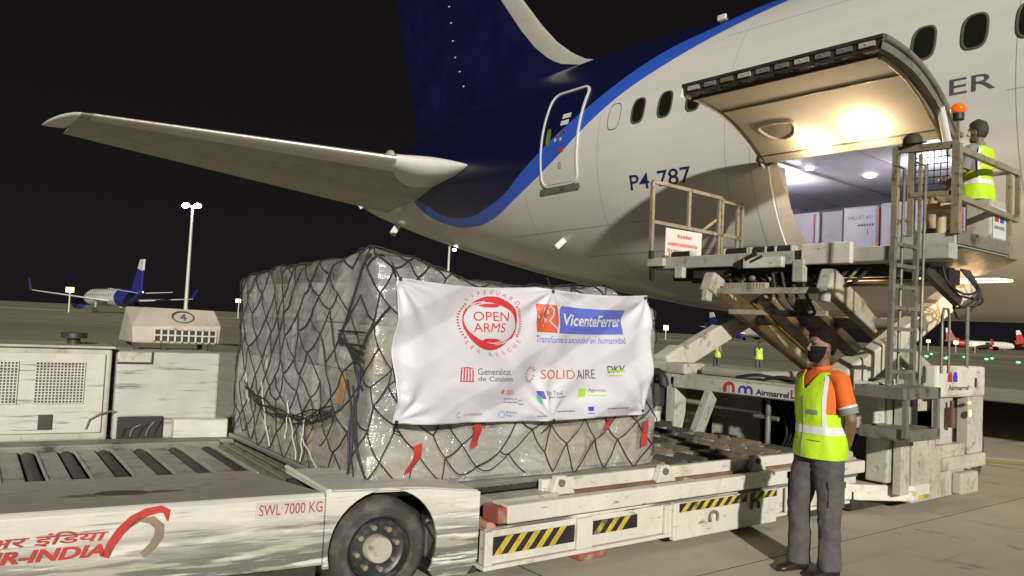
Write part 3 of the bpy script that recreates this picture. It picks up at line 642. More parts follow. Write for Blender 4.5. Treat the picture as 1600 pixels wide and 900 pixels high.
banner = thing('banner', 'white sponsor banner tied across the front of the netted cargo', 'banner', (3.35, 4.12, 1.45))
MB().grid(160, 80, lambda x, y: ban(x, y)).build('cloth', vinyl, banner, smooth=180).modifiers.new('thick', 'SOLIDIFY').thickness = .002
# pixel layout of the print is given in the zoomed banner units: 0..1382 across, 0..770 up
def bpt(px, py, off=.003):
    off += .0015
    x = (px - 58)/1374; yt = 58 + (145-58)*x; yb = 800 + (785-800)*x
    if px < 640: yb += 30*math.sin(math.pi*min(1, x/.56))
    else: yb += 10
    return ban(min(max(x, 0), 1), min(max(1 - (py - yt)/(yb - yt), 0), 1), off)
def btext(s, cx, cy, wd, h, mt, nm='lettering', slope=0, off=.003, **k):
    return text_on(s, mt, banner, lambda x, y: bpt(cx + x, cy - y + slope*x, off), name=nm, w=wd, h=h, fine=16, **k)
def bpoly(pts, mt, nm='printed_shape', off=.003, sub=0):
    b_ = MB()
    if len(pts) == 4 and sub:
        (x0, y0), (x1, y1), (x2, y2), (x3, y3) = pts
        b_.grid(sub, sub, lambda s, t: bpt((x0*(1-s)+x1*s)*(1-t) + (x3*(1-s)+x2*s)*t, (y0*(1-s)+y1*s)*(1-t) + (y3*(1-s)+y2*s)*t, off))
    else:
        v_, f_ = refine([(x, y, 0) for x, y in pts], [list(range(len(pts)))], 12); b_.add([bpt(q[0], q[1], off) for q in v_], f_)
    return b_.build(nm, mt, banner)
def bstroke(pts, wd, mt, nm='printed_stroke', off=.004):
    b_ = MB(); l = []; r_ = []
    ws = list(wd) if isinstance(wd, (list, tuple)) else [wd]*len(pts)
    np_, nw_ = [], []
    for i in range(len(pts) - 1):
        k_ = max(1, int(math.hypot(pts[i+1][0] - pts[i][0], pts[i+1][1] - pts[i][1])/12))
        for j in range(k_): t = j/k_; np_.append((pts[i][0]*(1-t) + pts[i+1][0]*t, pts[i][1]*(1-t) + pts[i+1][1]*t)); nw_.append(ws[i]*(1-t) + ws[i+1]*t)
    np_.append(pts[-1]); nw_.append(ws[-1]); pts, ws = np_, nw_
    for i, (x, y) in enumerate(pts):
        x0, y0 = pts[max(0, i-1)]; x1, y1 = pts[min(len(pts)-1, i+1)]; d = math.hypot(x1-x0, y1-y0) or 1; nx, ny = -(y1-y0)/d, (x1-x0)/d
        l.append(bpt(x + nx*ws[i]/2, y + ny*ws[i]/2, off)); r_.append(bpt(x - nx*ws[i]/2, y - ny*ws[i]/2, off))
    k = len(pts); b_.add(l + r_, [(i, i+1, k+i+1, k+i) for i in range(k-1)]); return b_.build(nm, mt, banner)
def bscrib(x, y, wd, h):
    b_ = MB(); x1 = x + wd
    while x < x1:
        l = rg.uniform(2, 7); b_.add([bpt(x, y - h/2), bpt(x + l, y - h/2 + rg.uniform(0, 2)), bpt(x + l, y + h/2), bpt(x, y + h/2 - rg.uniform(0, 3))], [(0, 1, 2, 3)]); x += l + rg.uniform(2, 4)
    o = b_.build('small_print', grey_ink, banner); o['kind'] = 'stuff'; return o
# round rescue emblem
ECX, ECY = 508, 285
btext('OPEN', ECX+4, ECY-36, 160, 52, crimson, shear=.12, slope=.03); btext('ARMS', ECX-10, ECY+26, 152, 50, crimson, shear=.12, slope=.02)
for a0, a1, ins in ((165, 400, 1), (-15, 220, -1)):
    pts = []; ws = []
    for k in range(25):
        t = k/24; ang = R(a0 + (a1 - a0)*t) if ins == 1 else R(a0 - 5 + (a1-a0)*t)
        rr_ = 130 - 10*math.sin(math.pi*t); pts.append((ECX + rr_*math.cos(ang), ECY + (rr_+12)*math.sin(ang)*ins*ins)); ws.append(6 + 34*math.sin(math.pi*min(1, max(0, (t-.25)/.6)))**1.5)
    bstroke(pts, ws, crimson, 'printed_hand')
for k, sg in ((0, 1), (1, -1)):
    bstroke([(ECX - 65*sg, ECY - 112*sg), (ECX - 20*sg, ECY - 98*sg), (ECX + 30*sg, ECY - 96*sg), (ECX + 70*sg, ECY - 112*sg)], [10, 22, 20, 6], crimson, 'printed_hand')
    bstroke([(ECX - 105*sg, ECY - 92*sg), (ECX - 60*sg, ECY - 112*sg), (ECX - 15*sg, ECY - 122*sg)], [3, 6, 3], vinyl, 'printed_finger_gap', .005)
    bstroke([(ECX - 85*sg, ECY - 88*sg), (ECX - 45*sg, ECY - 104*sg), (ECX - 10*sg, ECY - 110*sg)], [3, 5, 3], vinyl, 'printed_finger_gap', .005)
def arctext(s, a0, a1, rad, flip, h, mt):
    for i, ch in enumerate(s):
        if ch == ' ': continue
        ang = R(a0 + (a1-a0)*i/(len(s)-1)); rot = ang + math.pi/2 if not flip else ang - math.pi/2
        def fn(x, y, ang=ang, rot=rot):
            y = -y; X = x*math.cos(rot) - y*math.sin(rot); Y = x*math.sin(rot) + y*math.cos(rot)
            return bpt(ECX + rad*math.cos(ang) + X, ECY + (rad+6)*math.sin(ang) + Y)
        text_on(ch, pink_ink, banner, fn, name='lettering', h=h, bold=.01, fine=14)
arctext('LIFEGUARD', 231, 322, 167, False, 21, pink_ink); arctext('SEA RESCUE', 142, 34, 168, True, 21, pink_ink)
for a0, a1 in ((150, 222), (-33, 27)):
    for k in range(13):
        ang = R(a0 + (a1-a0)*k/12); bstroke([(ECX + 145*math.cos(ang), ECY + 152*math.sin(ang)), (ECX + 157*math.cos(ang), ECY + 164*math.sin(ang))], 7, crimson if a0 > 0 else pink_ink, 'printed_dash')
# portrait block and blue name block
bpoly([(738, 188), (855, 190), (858, 338), (744, 336)], orange_ink, 'printed_block', .002, 30)
bstroke([(768, 235), (772, 208), (790, 192), (812, 194), (826, 212), (828, 245), (815, 275), (828, 292), (850, 312), (856, 330)], [3, 4, 5, 5, 5, 5, 5, 6, 6, 5], vinyl, 'printed_outline')
bstroke([(782, 222), (800, 218), (806, 232), (800, 240)], [4, 9, 12, 5], vinyl, 'printed_face'); bstroke([(772, 240), (776, 262), (770, 280)], [3, 8, 4], vinyl, 'printed_face'); bstroke([(788, 262), (798, 268), (796, 285)], [5, 13, 5], vinyl, 'printed_face'); bstroke([(760, 258), (752, 262), (746, 250)], 4, vinyl, 'printed_face'); bstroke([(782, 296), (786, 306)], 5, vinyl, 'printed_face')
bpoly([(870, 192), (1260, 214), (1266, 350), (866, 340)], blue_ink, 'printed_block', .002, 60)
btext('VicenteFerrer', 1070, 270, 364, 66, vinyl, off=.005, bold=.022, slope=.035)
btext('Transforma la sociedad en humanidad', 1005, 377, 530, 36, blue_ink, shear=.2, slope=.02)
# second row
for k in range(5): bstroke([(340 + 12*k - 8*(2-k)/2*0, 528 if k in (1, 2, 3) else 536), (338 + 12.5*k, 598)], 6, crimson, 'printed_bar')
bstroke([(334, 530), (362, 524), (390, 530)], 4, crimson, 'printed_bar'); bstroke([(334, 600), (394, 600)], 5, crimson, 'printed_bar')
btext('Generalitat', 497, 548, 178, 34, grey_ink, slope=.01); btext('de Catalunya', 508, 590, 194, 34, grey_ink, slope=.01)
for k in range(14):
    ang = R(25*k - 60); 
    if k in (2, ): continue
    bstroke([(741 + 24*math.cos(ang), 563 + 30*math.sin(ang)), (741 + 36*math.cos(ang), 563 + 46*math.sin(ang))], 5, grey_ink, 'printed_ray')
btext('SOLID', 886, 563, 172, 50, orange_ink, slope=.0); btext('AIRE', 1038, 563, 116, 50, grey_ink)
btext('DKV', 1229, 541, 104, 38, grey_ink, bold=.02); bpoly([(1178, 545), (1280, 547), (1280, 556), (1178, 554)], green_ink, 'printed_bar', .0045); bpoly([(1184, 572), (1262, 574), (1262, 580), (1184, 578)], green_ink, 'printed_bar')
# third row
btext('SJD', 587, 661, 58, 30, pink_ink, bold=.02); bpoly([(538 + 9*math.cos(R(t)), 655 + 14*math.sin(R(t))) for t in range(0, 360, 30)], pink_ink); btext('Sant Joan de Déu', 614, 695, 112, 13, grey_ink); bscrib(558, 713, 108, 7)
bpoly([(774, 650), (808, 651), (808, 692), (774, 691)], blue_deep, 'printed_square', .002, 12); bpoly([(770 + 20*math.cos(R(t)), 690 + 24*math.sin(R(t))) for t in range(0, 360, 15)], teal_ink, 'printed_disc', .0042)
btext('Parc Taulí', 868, 662, 96, 22, grey_ink); btext('Hospital Universitari', 880, 685, 118, 14, navy_ink)
bpoly([(1012, 640), (1046, 641), (1046, 688), (1010, 688)], green_ink, 'printed_square', .002, 12); btext('Agentes', 1098, 652, 80, 24, grey_ink); bpoly([(1058, 674), (1138, 675), (1138, 682), (1058, 681)], green_ink, 'printed_bar')
# fourth row
bstroke([(343 + 11*math.cos(R(t)), 782 + 13*math.sin(R(t))) for t in range(40, 330, 20)], 2.5, grey_ink, 'printed_ring'); btext('LA FORENSON', 420, 783, 96, 12, grey_ink)
bstroke([(550, 796), (548, 775), (562, 760), (577, 775), (577, 796), (560, 796)], 2.5, blue_ink, 'printed_house'); btext('Estima', 609, 766, 50, 14, blue_ink); btext('Segur', 605, 785, 42, 14, blue_ink)
bstroke([(745, 772), (760, 756), (775, 766)], 2.5, grey_ink, 'printed_stroke'); bscrib(735, 774, 60, 7)
bscrib(873, 758, 98, 8); bpoly([(1054, 738), (1084, 738), (1082, 762), (1056, 762)], blue_deep, 'printed_square', .003, 2); bscrib(1152, 750, 126, 9); bpoly([(1050, 772), (1088, 772), (1088, 777), (1050, 777)], blue_ink, 'printed_bar')
for x, y in ((72, 66), (816, 118), (1412, 158), (68, 792), (824, 798), (1408, 775)):
    c = bpt(x, y, .005); MB().cyl(c, c + Vector((0, -.008, 0)), .011, 12).build('eyelet', dark_steel, banner)
    MB().tube([c, c + Vector((rg.uniform(-.05, .05), .03, .05 if y < 400 else -.05)), c + Vector((rg.uniform(-.08, .08), .06, .1 if y < 400 else -.08))], .005, 5).build('tie', rope, banner)

# ================================================================== cargo loader (frame: a away to the right, b away to the left)
ld = thing('cargo_loader', 'white airport cargo loader with raised bridge, scissor lift and low roller deck', 'cargo loader', (7.4, 5.1, 0))
def part(name, mt, *boxes, bevel=.006, par=None): return quick(name, mt, par or ld, *boxes, bevel=bevel)
DB0, DB1 = 3.95, 6.72
# --- lowered main deck
sb = part('side_beam', white_paint, (2.86, 7.25, 3.955, 4.01, .115, .325))
part('beam_flange', white_paint, (2.85, 7.25, 3.93, 4.06, .085, .112), par=sb); part('beam_flange', worn_white, (2.85, 7.25, 3.94, 4.06, .328, .352), par=sb)
for x0, x1 in ((2.85, 2.91), (3.62, 3.76), (4.50, 4.57), (5.9, 5.96)): part('stiffener', white_paint, (x0, x1, 3.925, 3.952, .115, .325), par=sb)
fl = part('side_plate', white_paint, (4.57, 5.88, 3.90, 3.95, .06, .34), bevel=.01)
for (s0, s1, z0, z1, bb, lean) in ((2.92, 3.61, .17, .285, 3.95, .10), (3.77, 4.22, .195, .29, 3.95, .09), (4.62, 5.45, .27, .335, 3.896, .07), (5.5, 5.86, .28, .335, 3.896, .06)):
    bs = MB().box(s0, s1, bb - .003, bb - .001, z0, z1).build('stripe_backing', blk, sb)
    x = s0 + .01
    while x + lean + .05 < s1:
        MB().add([(x, bb - .005, z0), (x + .055, bb - .005, z0), (x + .055 + lean, bb - .005, z1), (x + lean, bb - .005, z1)], [(0, 1, 2, 3)]).build('hazard_stripe', yellow_m, bs); x += .112
ub = part('guide_beam', white_paint, (2.95, 7.2, 3.84, 3.93, .385, .5), bevel=.012)
part('beam_end', mat('scraped_red_paint', (.34, .09, .07), .6, var=.25, dirt=((.3, .26, .22), .4, 9, (1, 1, 1))), (2.88, 2.948, 3.845, 4.02, .39, .49), bevel=.01)
part('beam_end', mat('faded_orange_paint', (.5, .27, .19), .6, var=.2), (2.86, 2.93, 3.93, 4.1, .34, .385), bevel=.01)
part('inner_channel', dark_steel, (2.95, 7.2, 3.94, 4.14, .36, .43)); part('inner_channel', dirty_white, (2.95, 3.5, 4.0, 4.18, .43, .50))
gr = part('guide_rail', white_paint, (3.42, 6.75, 4.085, 4.135, .47, .575), bevel=.01)
part('rub_strip', rust, (3.48, 6.7, 4.04, 4.082, .455, .49), par=gr)
for a in (3.5, 4.55, 5.72):
    br = MB().prism([(0, .0), (.22, .0), (.13, .13), (.05, .13)], lambda x, y, d: (a - .05 + x, d, .475 + y), 4.02, 4.08).build('guide_bracket', white_paint, gr, bevel=.008)
    MB().cyl((a + .03, 4.0, .56), (a + .03, 4.03, .56), .025, 12).build('pin', grey_steel, br)
for a in (3.35, 4.85, 6.4): MB().cyl((a, 3.97, .45), (a, 4.06, .45), .04, 14).build('guide_wheel', dirty_white, gr, smooth=40)
part('chain_guard', dark_steel, (2.9, 7.2, 4.2, 4.24, .5, .535)); 
ch = MB()
for k in range(70): ch.box(2.95 + k*.06, 2.985 + k*.06, 4.195, 4.245, .536, .548)
cho = ch.build('chain', grey_steel, ld); cho['kind'] = 'stuff'
part('deck_pan', dark_steel, (2.9, 7.25, 4.06, DB1, .3, .36), bevel=0)
for b_ in (4.40, 4.86, 5.32, 5.78, 6.24, 6.60):
    part('deck_rail', deck_steel if b_ < 6 else dirty_white, (2.95, 7.2, b_ - .05, b_ + .05, .36, .5))
rollm = [mat('roller_rubber', (.075, .07, .06), .55, var=.3), mat('roller_rusty', (.17, .135, .095), .55, var=.35)]
rg = random.Random(4)
for k in range(9):
    for j in range(4):
        b0 = 4.46 + .46*j; a = 4.78 + k*.28 + .06*(j % 2)
        MB().cyl((a, b0 + .01, .475), (a, b0 + .33, .475), .05, 12).build('roller', rollm[rg.randrange(2)], ld, smooth=40)
for k in range(6):
    a = 4.9 + .42*k; MB().cyl((a, 4.33, .5), (a, 4.36, .5), .035, 10).build('caster', grey_steel, ld, smooth=40); MB().cyl((a, 5.27, .505), (a, 5.37, .505), .035, 10).build('caster', grey_steel, ld, smooth=40)
for b_ in (6.28, 6.42, 6.62): part('chain_track', dark_steel if b_ < 6.5 else grey_steel, (4.4, 7.25, b_ - .03, b_ + .03, .5, .56))
part('stop_block', dirty_white, (6.95, 7.2, 3.95, 4.3, .43, .58), (6.8, 7.0, 4.0, 4.2, .43, .54), bevel=.03)
rp_ = part('reflector_plate', white_paint, (6.02, 6.28, 3.9, 3.925, .12, .33))
for k in range(3): part('red_mark', dred, (6.07 + .06*k, 6.10 + .06*k, 3.894, 3.898, .17 + .03*k, .26), par=rp_, bevel=0)
part('foot', MATS['scraped_red_paint'], (3.72, 3.98, 4.0, 4.25, .0, .082), bevel=.02); part('foot', dark_steel, (6.4, 6.7, 4.0, 4.3, .0, .082), (6.4, 6.7, 6.2, 6.5, 0, .29), (3.7, 4.0, 6.2, 6.5, 0, .29), bevel=.01)
MB().tube([(5.02 + .05*math.cos(R(t)), 3.885, .19 + .05*math.sin(R(t))) for t in range(-30, 240, 30)], .012, 6).build('lashing_ring', grey_steel, ld, smooth=60)
MB().tube([(5.55 + .05*math.cos(R(t)), 3.885, .23 + .05*math.sin(R(t))) for t in range(-30, 240, 30)], .012, 6).build('lashing_ring', rust, ld, smooth=60)
# --- chassis
part('cross_beam', dirty_white, (7.2, 7.32, 3.75, 6.25, .97, 1.12), bevel=.015)
def cb(x, y, off=.004): return Vector((7.2 - off, y, x))     # unused axis order helper
def beamtext(s, b_, z, wd, h, mt, **k): return text_on(s, mt, ld, lambda x, y: (7.188, b_ - x, z + y), w=wd, h=h, **k)
MB().box(7.193, 7.197, 4.3, 5.42, .985, 1.105).build('name_plate', mat('plate_white', (.55, .54, .5), .45, var=.08), ld)
def block_m(b0, z0, sc, mt, flip):
    b_ = MB(); pts = []
    for t in range(0, 181, 15): pts.append((math.cos(R(t)), math.sin(R(t))))
    n_ = len(pts); o_ = [(x*.5, .35 + y*.65) for x, y in pts]; i_ = [(x*.24, .35 + y*.33) for x, y in pts]
    b_.add([(7.19, b0 + x*sc, z0 + y*sc*.75) for x, y in o_ + i_], [(i, i+1, n_+i+1, n_+i) for i in range(n_-1)])
    for sx in (-1, 1):
        b_.add([(7.19, b0 + sx*x*sc, z0 + y*sc*.75) for x, y in ((.24, -.05), (.5, -.05), (.5, .35), (.24, .35))], [(0, 1, 2, 3)])
    return b_
block_m(5.42, 1.0, .15, red_m, 1).build('logo', red_m, ld); block_m(5.245, 1.0, .11, navy_ink, 1).build('logo', blue_deep, ld); block_m(5.165, 1.0, .11, navy_ink, 1).build('logo', blue_deep, ld)
beamtext('Airmarrel', 4.87, 1.03, .40, .062, navy_ink, bold=.02); beamtext('L', 4.62, 1.045, .05, .09, red_m, bold=.03)
part('bed_frame', dirty_white, (7.34, 9.1, 3.76, 3.95, .95, 1.09), (7.25, 10.3, 6.3, 6.5, .95, 1.12))
part('top_plate', dirty_white, (7.34, 8.0, 4.3, 6.2, 1.10, 1.135), bevel=.008); part('top_plate', grey_steel, (8.0, 10.2, 4.0, 6.3, 1.06, 1.09))
part('raised_cover', mat('grey_cover', (.3, .29, .25), .6, var=.15), (7.5, 8.3, 5.2, 6.1, 1.136, 1.24), bevel=.04)
part('mount_block', dirty_white, (7.35, 7.75, 6.2, 6.75, 1.12, 1.26), (7.3, 7.5, 6.35, 6.75, .6, 1.1), bevel=.03)
part('back_panel', dirty_white, (8.05, 8.1, 3.8, 5.0, .25, 1.05), (7.9, 7.95, 5.5, 6.2, .25, 1.05))
part('back_panel', dark_steel, (8.6, 8.65, 3.7, 6.7, .2, 1.05))
MB().bar((7.28, 5.72, .99), (7.28, 6.0, .3), .16, .1).build('diagonal_brace', dirty_white, ld, bevel=.01)
MB().bar((7.26, 4.55, .98), (7.26, 3.98, .42), .12, .08).build('diagonal_brace', dirty_white, ld, bevel=.01)
part('corner_post', dirty_white, (7.22, 7.42, 6.22, 6.36, .25, 1.0)); part('corner_post', dark_steel, (7.3, 7.6, 6.5, 6.9, .1, 1.15))
cy = MB().cyl((7.1, 6.42, .36), (7.1, 6.42, .72), .065, 16).build('hydraulic_cylinder', white_paint, ld, smooth=40)
MB().cyl((7.1, 6.42, .68), (7.1, 6.42, .74), .08, 16).build('collar', grey_steel, cy, smooth=40)
MB().cyl((7.1, 6.42, .74), (7.1, 6.42, 1.0), .1, 16).build('bellows', black_rub, cy, smooth=40)
MB().tube([(7.1, 6.42 + .12*math.cos(R(t)), .98 + .15*math.sin(R(t))) for t in range(0, 181, 20)], .06, 10).build('bellows_hose', black_rub, ld, smooth=60)
def hose(pts, r=.016, mt=None, nm='hose', par=None):
    P_ = [Vector(q) for q in pts]; out_ = []
    for i in range(len(P_) - 1):
        p0, p1, p2, p3 = P_[max(0, i-1)], P_[i], P_[i+1], P_[min(len(P_)-1, i+2)]
        for k in range(5):
            t = k/5; out_.append(.5*((2*p1) + (p2-p0)*t + (2*p0-5*p1+4*p2-p3)*t*t + (3*p1-p0-3*p2+p3)*t**3))
    out_.append(P_[-1]); return MB().tube(out_, r, 7).build(nm, mt or black_rub, par or ld, smooth=60)
for k in range(3): hose([(7.5, 5.05 - .06*k, .95), (7.45, 4.9 - .08*k, .8), (7.45, 4.85 - .05*k, .6), (7.5, 4.95 - .04*k, .42)], .015)
for k in range(5): hose([(7.6, 4.32 - .07*k, 1.0), (7.55, 4.33 - .07*k, .8), (7.5, 4.42 - .07*k, .6), (7.5, 4.46 - .07*k, .42)], .014)
for k in range(5): hose([(7.42, 5.5 - .35*k, 1.15), (7.4, 5.2 - .3*k, 1.2), (7.5, 4.9 - .25*k, 1.16), (7.55, 4.6 - .2*k, 1.15)], .018)
MB().cyl((7.35, 5.02, .45), (7.35, 5.02, .95), .03, 10).cyl((7.36, 5.2, .75), (7.36, 4.9, .75), .025, 10).build('pipe', grey_steel, ld, smooth=40)
MB().bar((7.5, 4.62, 1.12), (7.45, 4.58, 1.32), .035, .035).build('white_lever', white_paint, ld)
for b_ in (3.95, 6.2):
    for a in (8.6, 9.7):
        wl = MB().cyl((a, b_, .42), (a, b_ + .3, .42), .42, 28).build('wheel', tyre_m, ld, smooth=40); MB().cyl((a, b_ - .01, .42), (a, b_ + .31, .42), .2, 20).build('rim', dirty_white, wl, smooth=40)
# --- right-hand side of the chassis
tw = MB().prism([(7.62, .1), (8.55, .1), (8.75, .2), (8.75, .62), (8.1, .62), (8.02, .78), (7.95, .62), (7.86, .78), (7.62, .80)], lambda x, y, d: (x, d, y), 3.60, 3.72).build('side_panel', dirty_white, ld, bevel=.012)
part('side_sill', dirty_white, (8.2, 9.18, 3.56, 3.7, .36, .5), bevel=.02)
tr_ = part('rear_box', white_paint, (8.05, 9.18, 3.58, 3.74, 1.1, 1.42), bevel=.03)
part('rear_post', dirty_white, (8.82, 9.18, 3.60, 3.72, .5, 1.1), (8.2, 8.55, 3.64, 3.7, .62, 1.1), bevel=.01)
part('corner_panel', dirty_white, (7.3, 7.6, 3.68, 3.9, .3, 1.28), bevel=.02); part('corner_panel', white_paint, (7.12, 7.28, 3.7, 3.95, .75, 1.25), bevel=.02)
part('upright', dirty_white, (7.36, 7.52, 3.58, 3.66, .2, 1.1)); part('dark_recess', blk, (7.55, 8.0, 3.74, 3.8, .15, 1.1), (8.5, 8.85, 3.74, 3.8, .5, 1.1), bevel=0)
MB().prism([(7.0, 4.0), (7.16, 3.86), (7.64, 3.58), (8.0, 3.6), (8.0, 4.2), (7.0, 4.3)], lambda x, y, d: (x, y, d), .12, .27).build('base_plate', white_paint, ld, bevel=.015)
part('underframe', dark_steel, (7.1, 9.0, 3.9, 6.5, .02, .2))
part('foot_step', dirty_white, (8.45, 8.85, 3.5, 3.6, .12, .34), bevel=.02); part('step_grip', yellow_m, (7.7, 7.95, 3.575, 3.598, .13, .17), bevel=.01)
ex = MB().cyl((8.36, 3.57, .8), (8.36, 3.57, 1.0), .045, 14).cyl((8.36, 3.57, 1.0), (8.36, 3.57, 1.07), .02, 10).build('extinguisher', mat('dull_red_bottle', (.09, .04, .028), .5, var=.3), ld, smooth=40)
MB().ell((8.78, 3.57, .93), .02, .02, .04, 10, 8).build('marker_lamp', amber_glow, ld, smooth=180); MB().ell((8.76, 3.57, 1.04), .022, .02, .02, 10, 8).build('marker_lamp', amber_glow, ld, smooth=180)
text_on('Airmarrel', grey_ink, tr_, lambda x, y: (8.52 + x, 3.576, 1.2 + y), w=.46, h=.05, bold=.02)
for k, (a, mt) in enumerate(((8.32, red_m), (8.44, blue_deep))):
    MB().add([(a + x*.06, 3.576, 1.26 + y*.1) for x, y in ((-.8, 0), (.8, 0), (.8, .6), (.4, 1), (-.4, 1), (-.8, .6))], [range(6)]).build('logo', mt, tr_)
MB().box(8.9, 8.94, 3.572, 3.578, 1.2, 1.3).build('latch_plate', dark_steel, tr_)
# --- steps with their frames
def step(a0, a1, b0, b1, z, nm='step_tread'):
    return part(nm, grey_steel, (a0, a1, b0, b0 + .02, z - .1, z), (a0, a1, b1 - .02, b1, z - .1, z), (a0, a0 + .02, b0 + .022, b1 - .022, z - .1, z), (a1 - .02, a1, b0 + .022, b1 - .022, z - .1, z), (a0 + .022, a1 - .022, b0 + .022, b1 - .022, z - .03, z - .012), bevel=0)
step(6.75, 7.45, 3.28, 3.72, 1.24); step(6.85, 7.45, 3.28, 3.72, .87)
for p0, p1 in (((7.12, 3.6, 1.24), (7.16, 3.6, 2.62)), ((7.56, 3.6, .8), (7.6, 3.6, 2.72))): MB().bar(p0, p1, .04, .05).build('ladder_post', grey_steel, ld)
for p0, p1 in (((7.33, 3.62, 1.24), (7.37, 3.62, 3.3)), ((7.76, 3.62, 1.24), (7.8, 3.62, 3.4))): MB().tube([p0, p1, (p1[0], p1[1] + .1, p1[2] + .05)], .016, 8).build('ladder_handrail', grey_steel, ld, smooth=60)
MB().bar((6.84, 3.3, .8), (6.84, 3.3, 1.24), .04, .05).build('step_post', grey_steel, ld); MB().bar((7.42, 3.3, .8), (7.42, 3.3, 1.24), .04, .05).build('step_post', grey_steel, ld)
for k in range(7):
    z = 1.36 + .2*k; MB().bar((7.14, 3.60, z), (7.58, 3.60, z), .03, .035).build('rung', grey_steel, ld)
for a in (7.72,):
    MB().tube([(a, 3.4, 1.36), (a, 3.4, 1.9), (a + .03, 3.4, 1.98), (a + .12, 3.4, 1.98), (a + .15, 3.4, 1.9), (a + .15, 3.4, 1.36)], .014, 8).build('grab_rail', grey_steel, ld, smooth=60)
# --- scissor lift
pale_arm = mat('pale_arm_paint', (.5, .48, .4), .45, var=.12, dirt=GRIME)
arm_dirty = mat('greasy_arm_paint', (.32, .3, .24), .5, var=.25, dirt=((.08, .07, .055), .25, 5, (1, 1, 1)))
for b_ in (6.62, 4.25):
    ar = MB().bar((7.55, b_, 1.22), (10.3, b_, 2.42), .18, .26).build('scissor_arm', pale_arm, ld, bevel=.02)
    MB().bar((7.42, b_, 1.17), (7.75, b_, 1.33), .26, .34).build('arm_end', pale_arm, ar, bevel=.04)
    MB().bar((7.5, b_, 1.22), (7.48, b_, 1.04), .16, .18).build('pivot_lug', dirty_white, ar, bevel=.02)
for b_ in (6.34, 4.72):
    ar = MB().bar((7.95, b_, 2.27), (10.4, b_, 1.2), .14, .24).build('scissor_arm', arm_dirty, ld, bevel=.02)
    MB().bar((7.88, b_, 2.31), (8.1, b_, 2.21), .18, .26).build('arm_end', dirty_white, ar, bevel=.03)
    MB().bar((7.9, b_, 2.24), (7.88, b_, 2.04), .1, .11).build('pivot_lug', dirty_white, ar, bevel=.02)
MB().cyl((8.9, 4.1, 1.85), (8.9, 6.8, 1.85), .07, 14).build('pivot_shaft', grey_steel, ld, smooth=40)
MB().bar((8.0, 4.8, 2.18), (8.0, 6.3, 2.18), .07, .07).build('cross_tie', arm_dirty, ld); MB().bar((8.25, 4.9, 1.93), (8.25, 6.25, 1.93), .06, .06).build('cross_tie', arm_dirty, ld)
MB().bar((8.2, 5.7, 2.1), (9.9, 5.7, 1.2), .2, .1).build('lift_cylinder', arm_dirty, ld, bevel=.01); MB().bar((8.3, 5.25, 2.05), (10.1, 5.25, 1.2), .22, .12).build('lift_cylinder', grey_steel, ld, bevel=.01)
MB().bar((8.35, 6.0, 2.05), (9.9, 6.0, 1.3), .05, .02).build('cable_chain', yellow_m, ld)
cc = MB()
for k in range(14): cc.box(7.98, 8.06, 5.55 + .045*k, 5.58 + .045*k, 2.2, 2.28)
o = cc.build('spring_coil', arm_dirty, ld); o['kind'] = 'stuff'
for k in range(4): hose([(8.05, 5.5 - .12*k, 2.4), (8.05, 5.42 - .13*k, 2.1), (8.15, 5.3 - .1*k, 1.92), (8.3, 5.5 - .05*k, 1.9)], .02)
# --- raised bridge
BZ = 2.66
nb = part('bridge_beam', mat('bridge_grey_paint', (.36, .36, .33), .45, var=.15, dirt=GRIME), (8.08, 8.26, 3.5, 7.52, BZ - .16, BZ), bevel=.012)
part('bridge_deck', dark_steel, (8.27, 10.35, 4.2, 7.4, BZ - .1, BZ - .05), bevel=0)
part('bridge_beam', grey_steel, (8.27, 10.35, 7.40, 7.52, BZ - .14, BZ - .01), (8.27, 10.3, 4.14, 4.26, BZ - .18, BZ - .01), (10.2, 10.34, 4.3, 7.38, BZ - .16, BZ - .02))
part('bridge_plate', white_paint, (8.0, 8.075, 4.5, 5.1, BZ - .18, BZ + .06), (8.0, 8.075, 5.35, 5.9, BZ - .2, BZ - .07), bevel=.012)
for bx_ in ((7.98, 8.07, 5.05, 5.2, BZ - .38, BZ - .12), (8.0, 8.07, 7.2, 7.5, BZ - .13, BZ - .02), (8.0, 8.08, 6.85, 7.0, BZ - .3, BZ - .15)): part('bridge_lug', dirty_white, bx_, bevel=.015)
for b_ in (7.03, 6.12, 5.72, 4.95, 5.5):
    rl = MB().cyl((8.17, b_ - .17, BZ + .03), (8.17, b_ + .13, BZ + .03), .052, 14).build('bridge_roller', black_rub, ld, smooth=40)
    for db in (-.2, .16): part('roller_bracket', dirty_white, (8.11, 8.23, b_ + db - .015, b_ + db + .015, BZ + .002, BZ + .07), par=rl)
for k in range(7):
    a = 8.5 + .25*k
    MB().cyl((a, 4.4, BZ - .01), (a, 7.3, BZ - .01), .04, 10).build('deck_roller', grey_steel, ld, smooth=40)
part('ramp_flap', grey_steel, (8.9, 9.6, 4.35, 5.2, BZ + .03, BZ + .06))
for k, a in enumerate((8.45, 8.85, 9.3, 9.8)): part('cross_member', dark_steel, (a, a + .1, 4.2, 7.4, BZ - .3, BZ - .105), bevel=0)
part('under_box', dark_steel, (8.15, 8.5, 6.2, 6.8, BZ - .3, BZ - .17), (8.2, 8.7, 5.2, 5.9, BZ - .42, BZ - .17), (8.3, 8.6, 5.0, 5.15, BZ - .35, BZ - .17), bevel=.02)
rg = random.Random(9)
for k in range(14):
    b0 = 6.4 - .12*k; hose([(8.2, b0, BZ - .25), (8.15, b0 - .15, BZ - .38 - .06*rg.random()), (8.2, b0 - .3, BZ - .36), (8.25, b0 - .42, BZ - .22)], .014 + .008*rg.random(), black_rub if k % 3 else rail_steel)
